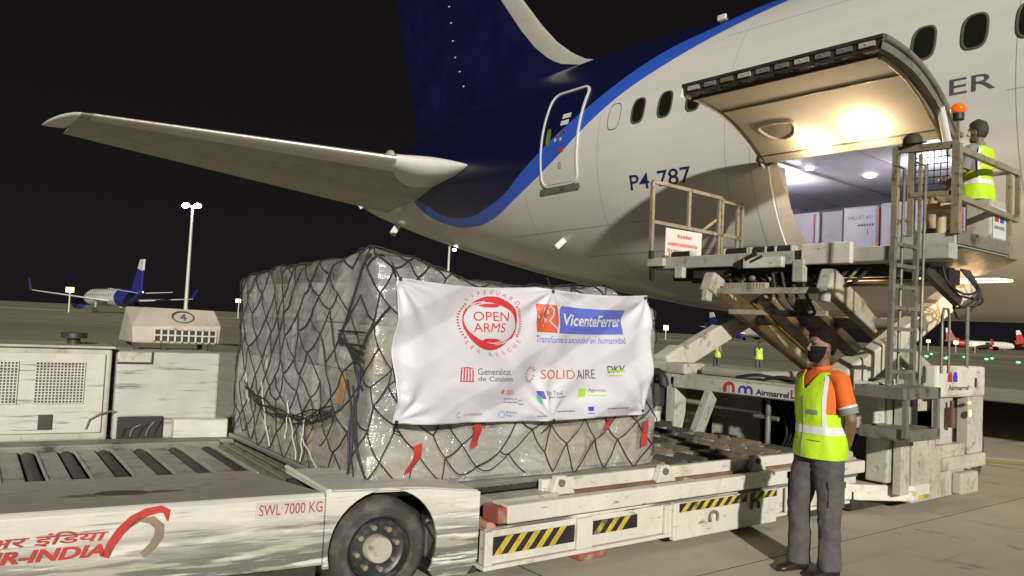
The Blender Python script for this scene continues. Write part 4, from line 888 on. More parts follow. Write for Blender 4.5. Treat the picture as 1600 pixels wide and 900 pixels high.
for k in range(9):
    MB().ell((8.12, 6.0 - .16*k, BZ - .36 + .05*math.sin(k*2.)), .03, .05, .04, 10, 6).build('valve', grey_steel if k % 2 else dark_steel, ld, smooth=180)
MB().bar((8.0, 5.7, BZ - .02), (8.02, 6.05, BZ - .16), .02, .05).build('linkage', dark_steel, ld); MB().bar((8.0, 5.62, BZ - .06), (8.02, 5.98, BZ - .2), .02, .03).build('linkage', dark_steel, ld)
MB().bar((8.05, 7.47, BZ + .1), (8.05, 7.44, BZ - .32), .05, .06).build('drop_pin', black_rub, ld)
# left railing, along a
RB = 7.5
lr = MB().bar((8.08, RB, BZ - .1), (8.06, RB, 3.75), .05, .05).build('rail_post', rail_steel, ld)
for (a, z1) in ((8.85, 3.73), (9.55, 3.72), (9.62, 3.72), (10.0, 3.70), (10.12, 3.70)):
    MB().bar((a, RB, (3.18 if a in (8.85,) else BZ)), (a, RB, z1), .04, .05).build('rail_post', rail_steel, ld)
for z0, z1, e in ((3.75, 3.72, 9.6), (3.18, 3.15, 10.12)): MB().bar((8.06, RB, z0), (e, RB, z1), .04, .05).build('hand_rail', rail_steel, ld)
MB().bar((9.62, RB, 3.68), (10.12, RB, 3.66), .03, .04).build('hand_rail', rail_steel, ld); MB().bar((9.1, RB + .25, 3.0), (9.62, RB, 3.45), .03, .04).build('rail_stay', rail_steel, ld)
sgn = MB().box(8.33, 9.12, RB - .035, RB - .03, BZ + .06, 3.12).build('notice_board', mat('board_white', (.62, .58, .54), .5, var=.05), ld)
rg = random.Random(2)
for zl, x0, x1 in ((3.02, 8.58, 8.9), (2.9, 8.38, 9.0), (2.8, 8.38, 8.98)):
    b_ = MB(); x = x0
    while x < x1:
        l = rg.uniform(.015, .035); b_.box(x, x + l, RB - .039, RB - .036, zl - .025, zl + .02 + rg.uniform(-.008, .008)); x += l + rg.uniform(.008, .014)
    o = b_.build('notice_lettering', pink_ink, sgn); o['kind'] = 'stuff'
part('beam_rust', rust, (8.2, 8.6, 7.36, 7.39, BZ, BZ + .05)); MB().tube([(8.5 + .06*math.cos(R(t)), 7.3, BZ + .03 + .06*math.sin(R(t))) for t in range(0, 181, 20)], .008, 6).build('lifting_eye', grey_steel, ld)
# operator's cage
CA, CE, CN, CF = 8.2, 9.55, 3.5, 4.12
cg = part('cage_floor', mat('cage_floor_paint', (.4, .4, .36), .45, var=.12, dirt=GRIME), (CA, CE, CN, CF, BZ - .02, BZ + .12), bevel=.015)
part('cage_floor', dirty_white, (CA - .02, CA + .1, CN + .05, 4.9, BZ - .17, BZ - .025), bevel=.012)
part('kick_plate', grey_steel, (CA + .02, CE, CN - .02, CN - .003, BZ + .0, BZ + .14))
MB().prism([(CN - .05, BZ - .04), (CF, BZ - .06), (CF, BZ - .25), (CN + .3, BZ - .2)], lambda x, y, d: (d, x, y), CA + .1, CE + .1).build('cage_underframe', grey_steel, ld, bevel=.01)
def post(a, b_, z0, z1, w_=.055, nm='cage_post', mt=None): return MB().bar((a, b_, z0), (a, b_, z1), w_, w_).build(nm, mt or rail_steel, ld)
post(CA, CN, BZ + .1, 3.68, .075); post(CA, CF, BZ - .2, 3.74, .06); post(CA + .02, CF - .16, BZ + .1, 3.66, .06); post(CE - .06, CN, BZ - .05, 3.62, .05); post(CE + .12, CN - .02, 3.05, 3.64, .045); post(CA, CF - .26, BZ, 3.62, .03); post(CE, CF, BZ + .1, 3.6, .05)
post(CA, CN, 3.68, 3.92, .03)
for z in (3.7,): MB().bar((CA, CN, z - .03), (CA, CF, z), .05, .07).build('cage_rail', rail_steel, ld)
MB().bar((CA, CN, 3.63), (CE + .12, CN - .02, 3.6), .05, .06).build('cage_rail', rail_steel, ld); MB().bar((CA, CN, 3.14), (CE + .12, CN - .02, 3.07), .05, .06).build('cage_rail', rail_steel, ld); MB().bar((CA, CN + .04, 3.18), (CA, CF - .16, 3.2), .04, .05).build('cage_rail', rail_steel, ld)
MB().bar((CA, CF - .16, 3.32), (CA, CF, 3.34), .03, .04).build('cage_rail', rail_steel, ld); MB().bar((CA, CF - .16, 2.92), (CA, CF, 2.93), .03, .04).build('cage_rail', rail_steel, ld); MB().bar((CE, CN, 3.6), (CE, CF, 3.6), .04, .04).build('cage_rail', rail_steel, ld)
for k in range(7): MB().cyl((CA + .01, CN + .08, 3.22 + .07*k), (CA + .01, CF - .19, 3.23 + .07*k), .006, 6).build('mesh_wire', dark_steel, ld)
for k in range(6): MB().cyl((CA + .012, CN + .1 + .065*k, 3.2), (CA + .012, CN + .1 + .065*k, 3.66), .006, 6).build('mesh_wire', dark_steel, ld)
bcn = MB().cyl((CA, CN, 3.92), (CA, CN, 4.0), .055, 14).build('beacon', black_rub, ld, smooth=40)
MB().ell((CA, CN, 4.03), .075, .075, .062, 16, 10).build('beacon_lens', mat('amber_beacon', (.6, .11, .01), .25, var=.1, emit=(1, .15, .01), es=.35), bcn, smooth=180)
con = part('console', dirty_white, (9.1, 9.5, CN + .02, CN + .3, BZ + .12, 3.25), bevel=.03)
MB().box(9.12, 9.46, CN + .012, CN + .017, 2.82, 3.16).build('console_plate', mat('console_white', (.55, .56, .58), .45, var=.05), con)
for k, (a, mt) in enumerate(((9.2, red_m), (9.34, blue_deep))): MB().add([(a + x*.06, CN + .008, 3.0 + y*.11) for x, y in ((-.8, 0), (.8, 0), (.8, .6), (.4, 1), (-.4, 1), (-.8, .6))], [range(6)]).build('logo', mt, con)
text_on('AIRMARREL', grey_ink, con, lambda x, y: (9.28 + x, CN + .008, 2.94 + y), w=.28, h=.04)
MB().cyl((8.55, CN + .3, BZ + .12), (8.55, CN + .3, 3.05), .05, 12).cyl((8.55, CN + .3, 3.05), (8.55, CN + .3, 3.12), .17, 18).build('seat_pedestal', mat('tan_seat', (.4, .3, .18), .6, var=.1), ld, smooth=40)
# hoses and lamps hanging under the cage
for k in range(5): hose([(8.5 + .06*k, 3.75, BZ - .2), (8.5 + .12*k, 3.7 + .03*k, 2.3 - .05*k), (8.7 + .09*k, 3.62 + .06*k, 2.18 - .13*(k % 3)), (9.0 + .03*k, 3.6, 2.25 - .03*k), (9.05 - .05*k, 3.72, BZ - .2)], .013)
MB().bar((8.2, 3.8, BZ - .25), (8.75, 3.7, 2.1), .08, .1).build('hose_guide', dark_steel, ld); part('hose_box', blk, (8.55, 8.8, 3.7, 3.9, 2.28, BZ - .22))
MB().cyl((8.75, 3.6, 1.15), (8.75, 3.6, 2.05), .02, 8).build('hose_stay', grey_steel, ld)
MB().tube([(9.0, 4.2, 2.38), (9.0, 5.8, 2.36), (9.0, 6.0, 2.33)], .012, 6).build('led_strip', led_m, ld)
MB().tube([(9.95, 4.6, 2.4), (9.9, 3.7, 2.4), (9.84, 3.58, 2.4), (9.74, 3.55, 2.4), (9.5, 3.6, 2.4), (9.45, 4.4, 2.4)], .012, 6).build('led_strip', led_m, ld)
for (a, b_, z, e) in ((9.2, 5.0, 2.2, 16), (9.6, 3.9, 2.25, 16)):
    pl = bpy.data.lights.new('led_light', 'POINT'); pl.energy = e; pl.color = (1, .62, .3); pl.shadow_soft_size = .25
    po = bpy.data.objects.new('led_light', pl); COL.objects.link(po); po.parent = ld; po.location = Vector((a, b_, z)) - Vector((7.4, 5.1, 0))
for k in range(6): MB().ell((9.3 + .16*k, 4.9, 1.72 - .08*k), .02, .02, .02, 8, 6).build('indicator_lamp', led_m, ld, smooth=180)

# ================================================================== pallet transporter on the left
T1, T2 = R(-7), R(-2); TO = (1.8, 3.97)
def tm(q):
    s, t, z = q
    return Vector((TO[0] + s*math.cos(T1) - t*math.sin(T2), TO[1] + s*math.sin(T1) + t*math.cos(T2), z))
tp = thing('pallet_transporter', 'worn white pallet transporter with roller deck and red lettering', 'transporter', (TO[0] - .8, TO[1] + 1.5, 0))
def tpart(name, mt, *boxes, bevel=.006, par=None):
    b_ = MB()
    for x in boxes: b_.box(*x)
    return b_.map(tm).build(name, mt, par or tp, bevel=bevel)
def tmb(b_, name, mt, par=None, **k): return b_.map(tm).build(name, mt, par or tp, **k)
S0 = -4.2
side = tmb(MB().prism([(.0, .27), (.0, .635), (.025, .655), (.05, .268)], lambda y, z, d: (d, y, z), S0, -.005), 'side_panel', worn_white, bevel=.006)
tmb(MB().prism([(.027, .657), (1.38, .53), (1.38, .5), (.03, .63)], lambda y, z, d: (d, y, z), S0, -.01), 'side_top', top_plate, bevel=.006)
tpart('frame_underside', dark_steel, (S0, .0, .1, 2.9, .16, .4), bevel=0)
hole = tmb(MB().add([(-.93 + .125*math.cos(R(k*12)), .50 + .12*math.sin(R(k*12)), .6165 - .0113*math.sin(R(k*12))) for k in range(30)], [range(30)]), 'hand_hole', blk)
tmb(MB().tube([(-.93 + .126*math.cos(R(k*12)), .50 + .121*math.sin(R(k*12)), .615 - .0113*math.sin(R(k*12))) for k in range(31)], .004, 6), 'hole_rim', rust, par=hole, smooth=60)
stain = mat('oil_stain', (.2, .14, .07), .6, var=.3, vscale=9)
for cx, rx in ((-.76, .12), (-1.1, .1)): tmb(MB().add([(cx + rx*(1 + .35*math.sin(k*1.7))*math.cos(R(k*15)), .5 + .05*(1 + .4*math.cos(k*2.3))*math.sin(R(k*15)), .6125 - .0047*(1 + .4*math.cos(k*2.3))*math.sin(R(k*15)) + .0022) for k in range(24)], [range(24)]), 'oil_stain', stain)
# roller deck
mat_slot = mat('deck_roller_dark', (.035, .034, .032), .6, var=.4)
ix = 0; s = .06
while s > S0:
    tpart('deck_plate', deck_steel, (s - .245, s - .118, 1.385, 2.62, .47, .505), bevel=.006)
    tmb(MB().cyl((s - .06, 1.42, .462), (s - .06, 2.58, .462), .048, 14), 'deck_roller', mat_slot if ix % 3 else black_rub, smooth=40)
    tpart('slot_edge', dirty_white, (s - .005, s + .004, 1.4, 2.6, .49, .514), bevel=0)
    s -= .25; ix += 1
tpart('deck_bed', blk, (S0, .12, 1.385, 2.62, .36, .4), bevel=0)
for k in range(6): tpart('end_bar', grey_steel if k % 2 else rail_steel, (.075 + .055*k, .115 + .055*k, 1.0, 2.95, .44, .5 - .004*k))
tpart('deck_kerb', grey_steel, (S0, .12, 2.63, 2.86, .44, .545), (S0, .3, 2.88, 3.05, .44, .52), bevel=.012)
# fender and wheel
arch = [(.35 + .325*math.cos(R(t)), .33 + .325*math.sin(R(t))) for t in range(-30, 196, 9)]
poly = [(.0, .245), (.0, .662), (.55, .648), (.95, .605), (.95, .2), (.88, .115), (.66, .13)] + arch
fd = tmb(MB().prism(poly, lambda x, z, d: (x, d, z), 0.0, .022), 'fender', worn_white, bevel=.004)
tmb(MB().prism([(.0, .64), (.0, .667), (.55, .653), (.95, .61), (.95, .585), (.55, .628)], lambda x, z, d: (x, d, z), .023, .68), 'fender_top', worn_white, par=fd, bevel=.008)
tmb(MB().prism([(.93, .2), (.93, .60), (.95, .60), (.95, .2)], lambda x, z, d: (x, d, z), .023, .68), 'fender_end', worn_white, par=fd)
tmb(MB().tube([(.012, .0, .664), (.012, .69, .676)], .016, 8), 'fender_lip', white_paint, par=fd, smooth=60)
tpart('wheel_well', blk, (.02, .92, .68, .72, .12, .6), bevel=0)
tpart('tail_frame', dark_steel, (.7, .98, .05, .9, .1, .14), bevel=.01)
wc = Vector((.35, 0, .30))
def lathe(prof, n_=40): return MB().loft([[(wc.x + r*math.cos(2*math.pi*k/n_), t, wc.z + r*math.sin(2*math.pi*k/n_)) for k in range(n_)] for r, t in prof], cap=False)
ty = tmb(lathe([(.185, .06), (.2, .045), (.215, .05), (.24, .042), (.262, .05), (.285, .075), (.297, .105), (.3, .14), (.3, .27), (.295, .3), (.27, .33), (.19, .33)]), 'wheel', tyre_m, smooth=50)
rm = tmb(lathe([(.186, .058), (.178, .07), (.172, .11), (.15, .125), (.1, .12), (.085, .115), (.0, .115)]), 'rim', rim_m, par=ty, smooth=40)
tmb(lathe([(.078, .115), (.078, .06), (.07, .048), (.03, .045), (.0, .046)], 28), 'hub_cap', hub_m, par=ty, smooth=40)
for k in range(8):
    a = R(45*k + 12); c = (wc.x + .122*math.cos(a), .122, wc.z + .122*math.sin(a)); tmb(MB().cyl(c, (c[0], .085, c[2]), .016, 6), 'wheel_nut', rail_steel, par=ty)
tmb(lathe([(.19, .42), (.3, .45), (.3, .6), (.0, .62)], 24), 'wheel', tyre_m, smooth=50)
for k in range(4): tmb(MB().tube([(.66 + .02*k, .08 + .03*k, .42 - .02*k), (.72 + .01*k, .07 + .02*k, .32), (.7, .08 + .02*k, .22), (.76, .1, .17 - .01*k)], .022, 7), 'brake_hose', black_rub if k % 2 else dark_steel, smooth=60)
tpart('brake_bracket', dark_steel, (.66, .78, .12, .2, .2, .44), bevel=.02)
tmb(lathe([(.19, .42), (.3, .45), (.3, .6), (.0, .62)], 24).map(lambda q: (q.x - 2.6, q.y, q.z)), 'wheel', tyre_m, smooth=50)
tmb(MB().cyl((-.25, .3, .2), (-.05, .3, .2), .15, 20), 'axle_drum', black_rub, smooth=40)
# lettering on the side
def sidetext(s_, cx, cz, wd, h, mt, off=.004, **k):
    return text_on(s_, mt, side, lambda x, y: tm((cx + x, -off, cz + y)), w=wd, h=h, **k)
tpart('label_plate', mat('label_grey', (.5, .48, .45), .5, var=.1, vscale=12), (-.375, -.01, -.0035, -.001, .548, .63), par=side, bevel=0)
sidetext('SWL 7000 KG', -.19, .589, .335, .058, dred, off=.005, bold=.004)
sidetext('AIR-INDIA', -1.33, .462, .54, .058, red_m, bold=.04, shear=.25)
sidetext('एअर इंिडया', -1.33, .53, .56, .068, red_m, bold=.02, shear=.2)
def sstroke(pts, ws, mt, nm):
    l, r_ = [], []
    for i, (x, y) in enumerate(pts):
        x0, y0 = pts[max(0, i-1)]; x1, y1 = pts[min(len(pts)-1, i+1)]; d = math.hypot(x1-x0, y1-y0); nx, ny = -(y1-y0)/d, (x1-x0)/d
        l.append((x + nx*ws[i]/2, -.004, y + ny*ws[i]/2)); r_.append((x - nx*ws[i]/2, -.004, y - ny*ws[i]/2))
    k = len(pts); return tmb(MB().add(l + r_, [(i, i+1, k+i+1, k+i) for i in range(k-1)]), nm, mt, par=side)
sstroke([(-1.06, .425), (-1.04, .48), (-1.0, .545), (-.95, .595), (-.89, .625), (-.83, .636), (-.80, .62), (-.795, .575)], [.035, .04, .042, .042, .04, .035, .035, .008], red_m, 'logo_swoosh')
sstroke([(-.97, .555), (-.92, .59), (-.865, .585), (-.83, .55), (-.83, .505), (-.855, .46), (-.9, .42)], [.006, .02, .04, .045, .045, .04, .03], mat('bronze_print', (.24, .18, .13), .5, var=.2), 'logo_swoosh')
# engine housing along the far side
CT = 3.1
cab = tpart('engine_housing', dirty_white, (S0, -.66, CT, CT + .8, .5, 1.255), bevel=.02)
rvw = mat('housing_white', (.5, .48, .43), .45, var=.1, dirt=[((.1, .09, .07), .14, 6, (.4, 1, 6))])
dp = tpart('access_panel', rvw, (-1.95, -.71, CT - .022, CT - .004, .57, 1.215), par=cab, bevel=.008)
gs = tpart('grille', blk, (-1.2, -.86, CT - .026, CT - .0235, .815, 1.145), par=cab, bevel=0)
for g0 in (-1.2, -1.66):
    if g0 != -1.2: gs = tpart('grille', blk, (g0, g0 + .34, CT - .026, CT - .0235, .815, 1.145), par=cab, bevel=0)
    for k in range(15): tpart('grille_bar', rvw, (g0 + k*.0243 - .0045, g0 + k*.0243 + .0045, CT - .034, CT - .028, .81, 1.15), par=cab, bevel=0)
    for k in range(15): tpart('grille_bar', rvw, (g0 - .005, g0 + .345, CT - .033, CT - .0285, .815 + k*.0235 - .0045, .815 + k*.0235 + .0045), par=cab, bevel=0)
tpart('panel_latch', dark_steel, (-1.16, -1.06, CT - .035, CT - .024, .605, .725), par=cab, bevel=.006)
tmb(MB().tube([(-.82, CT - .03, .6), (-.8, CT - .04, .68), (-.72, CT - .04, .73), (-.62, CT - .03, .75)], .007, 5), 'cable', grey_steel, par=cab, smooth=60)
tpart('top_cover', dirty_white, (S0, -.64, CT - .03, CT + .82, 1.258, 1.28), par=cab, bevel=.008)
c2 = tpart('side_housing', mat('dull_white_paint', (.42, .41, .37), .5, var=.12, dirt=[((.09, .08, .07), .16, 5, (.4, 1, 6))]), (-.62, .2, CT + .02, CT + .8, .5, 1.24), bevel=.02)
tpart('housing_lid', dirty_white, (-.6, -.36, CT + .004, CT + .018, 1.15, 1.235), par=c2); tpart('lid_gap', blk, (-.62, -.345, CT + .012, CT + .019, 1.135, 1.149), (-.358, -.345, CT + .012, CT + .019, 1.15, 1.24), par=c2, bevel=0)
cut = tpart('battery_opening', blk, (-.59, -.235, CT - .004, CT + .018, .5, .695), par=c2, bevel=.02)
for k in range(5): tmb(MB().tube([(-.55 + .06*k, CT - .012, .53), (-.53 + .06*k, CT - .02, .6), (-.46 + .05*k, CT - .02, .62 + .01*k)], .008, 5), 'battery_cable', grey_steel if k % 2 else dark_steel, par=cut)
tpart('lower_box', worn_white, (-.17, .27, CT - .1, CT + .015, .5, .675), bevel=.012)
tmb(MB().cyl((-.92, CT + .3, 1.28), (-.92, CT + .3, 1.33), .05, 14).cyl((-.92, CT + .3, 1.33), (-.92, CT + .3, 1.375), .1, 16), 'exhaust_cap', dark_steel, smooth=40)
# numbered cooling unit standing on the housing
U0, U1 = CT + .36, CT + .9
un = tmb(MB().add([(-.46, U0, 1.30), (.27, U0 + .02, 1.30), (.28, U1, 1.30), (-.5, U1, 1.30), (-.48, U0 - .0, 1.44), (.28, U0, 1.47), (-.36, U0 + .22, 1.62), (.26, U0 + .2, 1.615), (.28, U1, 1.61), (-.46, U1, 1.62)],
    [(0, 1, 5, 4), (4, 5, 7, 6), (6, 7, 8, 9), (0, 4, 6, 9, 3), (1, 2, 8, 7, 5), (0, 3, 2, 1), (3, 9, 8, 2)]), 'cooling_unit', mat('cream_paint', (.44, .4, .34), .5, var=.12, dirt=((.3, .1, .06), .08, 7, (1, 1, 1))), bevel=.015)
tpart('unit_grille', blk, (-.3, .24, U0 - .004, U0 + .001, 1.325, 1.425), par=un, bevel=0)
for k in range(10): tpart('grille_bar', rvw, (-.3 + k*.058, -.285 + k*.058, U0 - .014, U0 - .006, 1.315, 1.435), par=un, bevel=0)
tpart('grille_bar', rvw, (-.3, .24, U0 - .013, U0 - .007, 1.37, 1.383), par=un, bevel=0)
for a, b_ in ((-.42, U0 + .05), (.2, U0 + .05), (-.42, U1 - .1), (.2, U1 - .1), (-.2, U0 + .05)): tpart('unit_foot', dark_steel, (a - .02, a + .02, b_ - .02, b_ + .02, 1.24, 1.3), par=un, bevel=0)
usl = lambda x, y: tm((-.04 + x, U0 + .105 + y*.8 - .005, 1.54 + y*.75 + .006))
text_on('4', grey_ink, un, usl, h=.08)
ringo = MB().add([usl(.085*math.cos(R(k*12)), .062*math.sin(R(k*12))) for k in range(30)] + [usl(.1*math.cos(R(k*12)), .075*math.sin(R(k*12))) for k in range(30)], [(k, (k+1) % 30, 30 + (k+1) % 30, 30 + k) for k in range(30)]); ringo.build('number_ring', grey_ink, un)

# ================================================================== people
mask_m = mat('black_mask', (.010, .010, .012), .8, var=.2, spec=.12)
def person(label, pos, heading, h=1.7, pose='stand', vest=vest_m, shirt=shirt_o, pants=trouser, hair=hair_m, mask=True, vox=.007, headyaw=0, cap=None, group=None):
    k = h/1.7
    o = bpy.data.objects.new('person', None); COL.objects.link(o); o.location = pos; o.rotation_euler = (0, 0, heading); o.scale = (k*.94, k*.92, k); o.empty_display_size = .1
    tag(o, label, 'person', group)
    sit = pose == 'sit'; dz = -.42 if sit else 0
    P = lambda x, y, z: Vector((x, y, z + dz))
    # ---- torso cross-sections (centre x, half depth, half width)
    TZ = [.80, .86, .93, 1.02, 1.12, 1.22, 1.30, 1.36, 1.40, 1.43]; TX = [.0, .0, .0, .005, .01, .01, .0, -.01, -.015, -.01]
    TD = [.105, .115, .118, .115, .118, .122, .118, .10, .075, .055]; TW = [.16, .168, .165, .155, .165, .182, .19, .175, .115, .06]
    def tors(z, phi, off=0):
        cx, d, w_ = interp(z, TZ, TX), interp(z, TZ, TD) + off, interp(z, TZ, TW) + off
        c, s = math.cos(phi), math.sin(phi)
        return P(cx + d*math.copysign(abs(c)**.85, c), w_*math.copysign(abs(s)**.85, s), z)
    if sit: arms = {1: [(0, .19, 1.36), (.06, .24, 1.1), (.28, .16, 1.04), (.34, .14, 1.05)], -1: [(0, -.19, 1.36), (.08, -.24, 1.1), (.3, -.14, 1.06), (.36, -.12, 1.07)]}
    else: arms = {1: [(-.01, .185, 1.355), (-.055, .255, 1.09), (-.17, .10, .90), (-.185, .03, .865)], -1: [(-.01, -.185, 1.355), (-.055, -.255, 1.09), (-.17, -.10, .90), (-.19, -.02, .845)]}
    # ---- body: one skin
    bd = MB(); N = 24
    bd.loft([[tors(z, 2*math.pi*i/N, -.012) for i in range(N)] for z in [.8 + .63*j/14 for j in range(15)]])
    bd.tube([P(-.02, 0, 1.38), P(-.005, 0, 1.45), P(.01, 0, 1.52)], [.06, .052, .052], 16)
    cy_, sy_ = math.cos(headyaw), math.sin(headyaw)
    def hd(x, y, z): return P(.012 + x*cy_ - y*sy_, x*sy_ + y*cy_, z)
    hr = []
    for z, x0, x1, w_ in ((1.462, .02, .075, .03), (1.475, -.01, .09, .048), (1.50, -.06, .095, .06), (1.53, -.085, .094, .067), (1.56, -.098, .092, .072), (1.59, -.104, .093, .075), (1.62, -.103, .094, .075), (1.65, -.093, .082, .068), (1.675, -.07, .06, .052), (1.69, -.035, .03, .028)):
        hr.append([hd((x0+x1)/2 + (x1-x0)/2*math.cos(t), w_*math.sin(t), z) for t in [2*math.pi*i/20 for i in range(20)]])
    bd.loft(hr)
    bd.tube([hd(.088, 0, 1.60), hd(.105, 0, 1.575), hd(.118, 0, 1.558), hd(.095, 0, 1.545)], [.009, .012, .015, .012], 8)
    for s in (-1, 1):
        bd.ell(hd(-.005, s*.076, 1.565), .022, .01, .032, 10, 8)
        bd.ell(hd(.083, s*.034, 1.607), .02, .024, .009, 8, 6)
        sh, el, wr, ha = [P(*q) for q in arms[s]]
        bd.tube([sh, sh.lerp(el, .5), el, el.lerp(wr, .35), wr], [.052, .046, .04, .041, .028], 12)
        dv = (ha - wr).normalized(); sd = dv.cross(Vector((0, 0, 1))).normalized(); upd = sd.cross(dv)
        pm = wr + dv*.06
        bd.tube([wr, wr + dv*.03, pm, wr + dv*.1], [.026, .036, .04, .03], 10)
        for fi in range(4):
            b0 = wr + dv*.09 + upd*(.027 - .018*fi); ln = (.06, .075, .07, .055)[fi]
            bd.tube([b0, b0 + dv*ln*.5 + sd*s*.008, b0 + dv*ln*.85 + sd*s*.028], [.0095, .009, .0075], 7)
        bd.tube([wr + dv*.03 + upd*.025, wr + dv*.06 + upd*.05, wr + dv*.09 + upd*.055 + sd*s*.01], [.012, .0105, .009], 7)
    body_ = bd.build('body', skin_m, o, smooth=180)
    rmd = body_.modifiers.new('remesh', 'REMESH'); rmd.mode = 'VOXEL'; rmd.voxel_size = vox; rmd.use_smooth_shade = True
    if vox < .012: sm_ = body_.modifiers.new('sm', 'SMOOTH'); sm_.iterations = 3; sm_.factor = .5
    if vox < .012:
        eye = mat_eye
        for s in (-1, 1): MB().ell(hd(.086, s*.033, 1.592), .010, .014, .008, 10, 8).build('eye', eye, body_, smooth=180)
    # ---- shirt under the vest, with sleeves
    st_ = MB().loft([[tors(z, 2*math.pi*i/N, .004) for i in range(N)] for z in [.84 + .575*j/14 for j in range(15)]])
    for s in (-1, 1):
        sh, el, wr, ha = [P(*q) for q in arms[s]]
        st_.tube([sh + Vector((0, -s*.05, .005)), sh + Vector((0, s*.012, -.01)), sh.lerp(el, .35), sh.lerp(el, .8), sh.lerp(el, .84)], [.064, .066, .064, .063, .062], 18)
        MB().tube([sh.lerp(el, .66), sh.lerp(el, .76), sh.lerp(el, .86)], [.066, .0665, .065], 18).build('sleeve_band', grey_cloth if vox < .012 else shirt, o, smooth=60)
        if vox < .012: MB().tube([sh.lerp(el, .655), sh.lerp(el, .70)], [.0675, .068], 18).build('sleeve_stripe', refl_m, o, smooth=60)
    st_.build('shirt', shirt, o, smooth=70)
    MB().loft([[P(-.008 + .068*math.cos(t) + .0*j, .066*math.sin(t), 1.405 + .02*j + .012*math.cos(t + math.pi)) for t in [2*math.pi*i/18 for i in range(18)]] for j in range(3)], cap=False).build('collar', shirt, o, smooth=70)
    # ---- vest
    M_ = 144; rows = 90; vt = MB(); zz = [.805 + .60*j/rows for j in range(rows + 1)]
    fold = lambda z, ph: .008*math.sin(ph*5 + z*9)*max(0, 1.25 - z)*2 + .006*noise.noise((math.cos(ph)*3, math.sin(ph)*3, z*7))
    voff = lambda z: .026 + .024*max(0, (1.05 - z)/.25)
    for z in zz: vt.v += [tors(z, 2*math.pi*i/M_, voff(z) + fold(z, 2*math.pi*i/M_)) for i in range(M_)]
    for j in range(rows):
        for i in range(M_):
            ph = 2*math.pi*(i + .5)/M_; z = (zz[j] + zz[j+1])/2; q = tors(z, ph, .0); y = q.y; x = q.x
            if z > 1.385 and abs(y) < .06 + .0: continue
            if x > 0 and z > 1.27 and abs(y) < .06*(z - 1.27)/.115: continue
            if abs(y) > .145 - .03*(z - 1.12)/.26 and 1.12 < z < 1.385 and abs(x) < .085 - .16*max(0, z - 1.3): continue
            vt.f.append([j*M_ + i, j*M_ + (i+1) % M_, (j+1)*M_ + (i+1) % M_, (j+1)*M_ + i])
    vo = vt.build('vest', vest, o, smooth=180); sv = vo.modifiers.new('sm', 'SMOOTH'); sv.iterations = 8; vo.modifiers.new('thick', 'SOLIDIFY').thickness = .004
    vs = lambda z, ph: tors(z, ph, voff(z) + fold(z, ph) + .004)
    MB().grid(M_, 3, lambda x, y: vs(.975 + .055*y, 2*math.pi*x)).build('reflective_band', refl_m, vo, smooth=180)
    for ph0, ph1 in ((.85, 1.05), (-.85, -1.05), (math.pi - .85, math.pi - 1.05), (math.pi + .85, math.pi + 1.05)):
        MB().grid(2, 20, lambda x, y: vs(1.03 + .35*y, ph0 + (ph1 - ph0)*(x) - (.15 if ph0 in (.85,) else -.15 if ph0 == -.85 else 0)*y)).build('reflective_strap', refl_m, vo, smooth=180)
    if vox < .012: MB().grid(4, 3, lambda x, y: vs(1.11 + .03*y, .12 + .5*x)).build('chest_badge', grey_cloth, vo, smooth=180)
    if vox < .012:
        MB().tube([vs(.81 + .42*q/20, .0) for q in range(21)], .004, 5).build('zip', grey_cloth, vo, smooth=60)
        for ph0 in (.45, -.45): MB().grid(6, 1, lambda x, y: vs(.93 + .004*y, ph0 - .28 + .56*x)).build('pocket_seam', shoe_m, vo)
    # ---- trousers
    tr2 = MB(); 
    if sit: legs = {s: [(0, s*.09, .86), (.2, s*.11, .88), (.42, s*.12, .88), (.45, s*.12, .7), (.44, s*.12, .52)] for s in (-1, 1)}; rad = [.12, .1, .08, .075, .07]
    else:
        legs = {1: [(0, .082, .9), (-.01, .088, .78), (-.01, .10, .63), (-.005, .115, .47), (-.02, .108, .25), (-.025, .108, .055)], -1: [(0, -.082, .9), (.02, -.088, .78), (.05, -.10, .63), (.08, -.115, .47), (.075, -.105, .25), (.08, -.105, .055)]}; rad = [.115, .112, .098, .084, .08, .083]
    for s in (-1, 1):
        pts = [P(*q) for q in legs[s]]; n_ = 26; rings = []
        steps = 28
        for j in range(steps + 1):
            f = j/steps*(len(pts) - 1); i = min(int(f), len(pts) - 2); t = f - i; c = pts[i].lerp(pts[i+1], t); r = rad[i] + (rad[i+1]-rad[i])*t
            d = (pts[i+1] - pts[i]).normalized(); e1_ = Vector((0, 1, 0)); e2_ = d.cross(e1_).normalized()
            rings.append([c + (e1_*math.cos(q) + e2_*math.sin(q))*(r + .004*math.sin(j*1.3 + 3*math.cos(q + j*.5))*min(1, j/8) + .009*noise.noise((math.cos(q)*1.6 + s*3, math.sin(q)*1.6, j*.33)) + .007*noise.noise((math.cos(q)*3 + s*3, math.sin(q)*3, j*.9))) for q in [2*math.pi*i_/n_ for i_ in range(n_)]])
        tr2.loft(rings)
    tr2.loft([[tors(z, 2*math.pi*i/N, .012) for i in range(N)] for z in (.8, .83, .86, .9, .93)])
    to = tr2.build('trousers', pants, o, smooth=180)
    if vox < .012:
        r_ = to.modifiers.new('remesh', 'REMESH'); r_.mode = 'VOXEL'; r_.voxel_size = .009; r_.use_smooth_shade = True; s2 = to.modifiers.new('sm', 'SMOOTH'); s2.iterations = 2
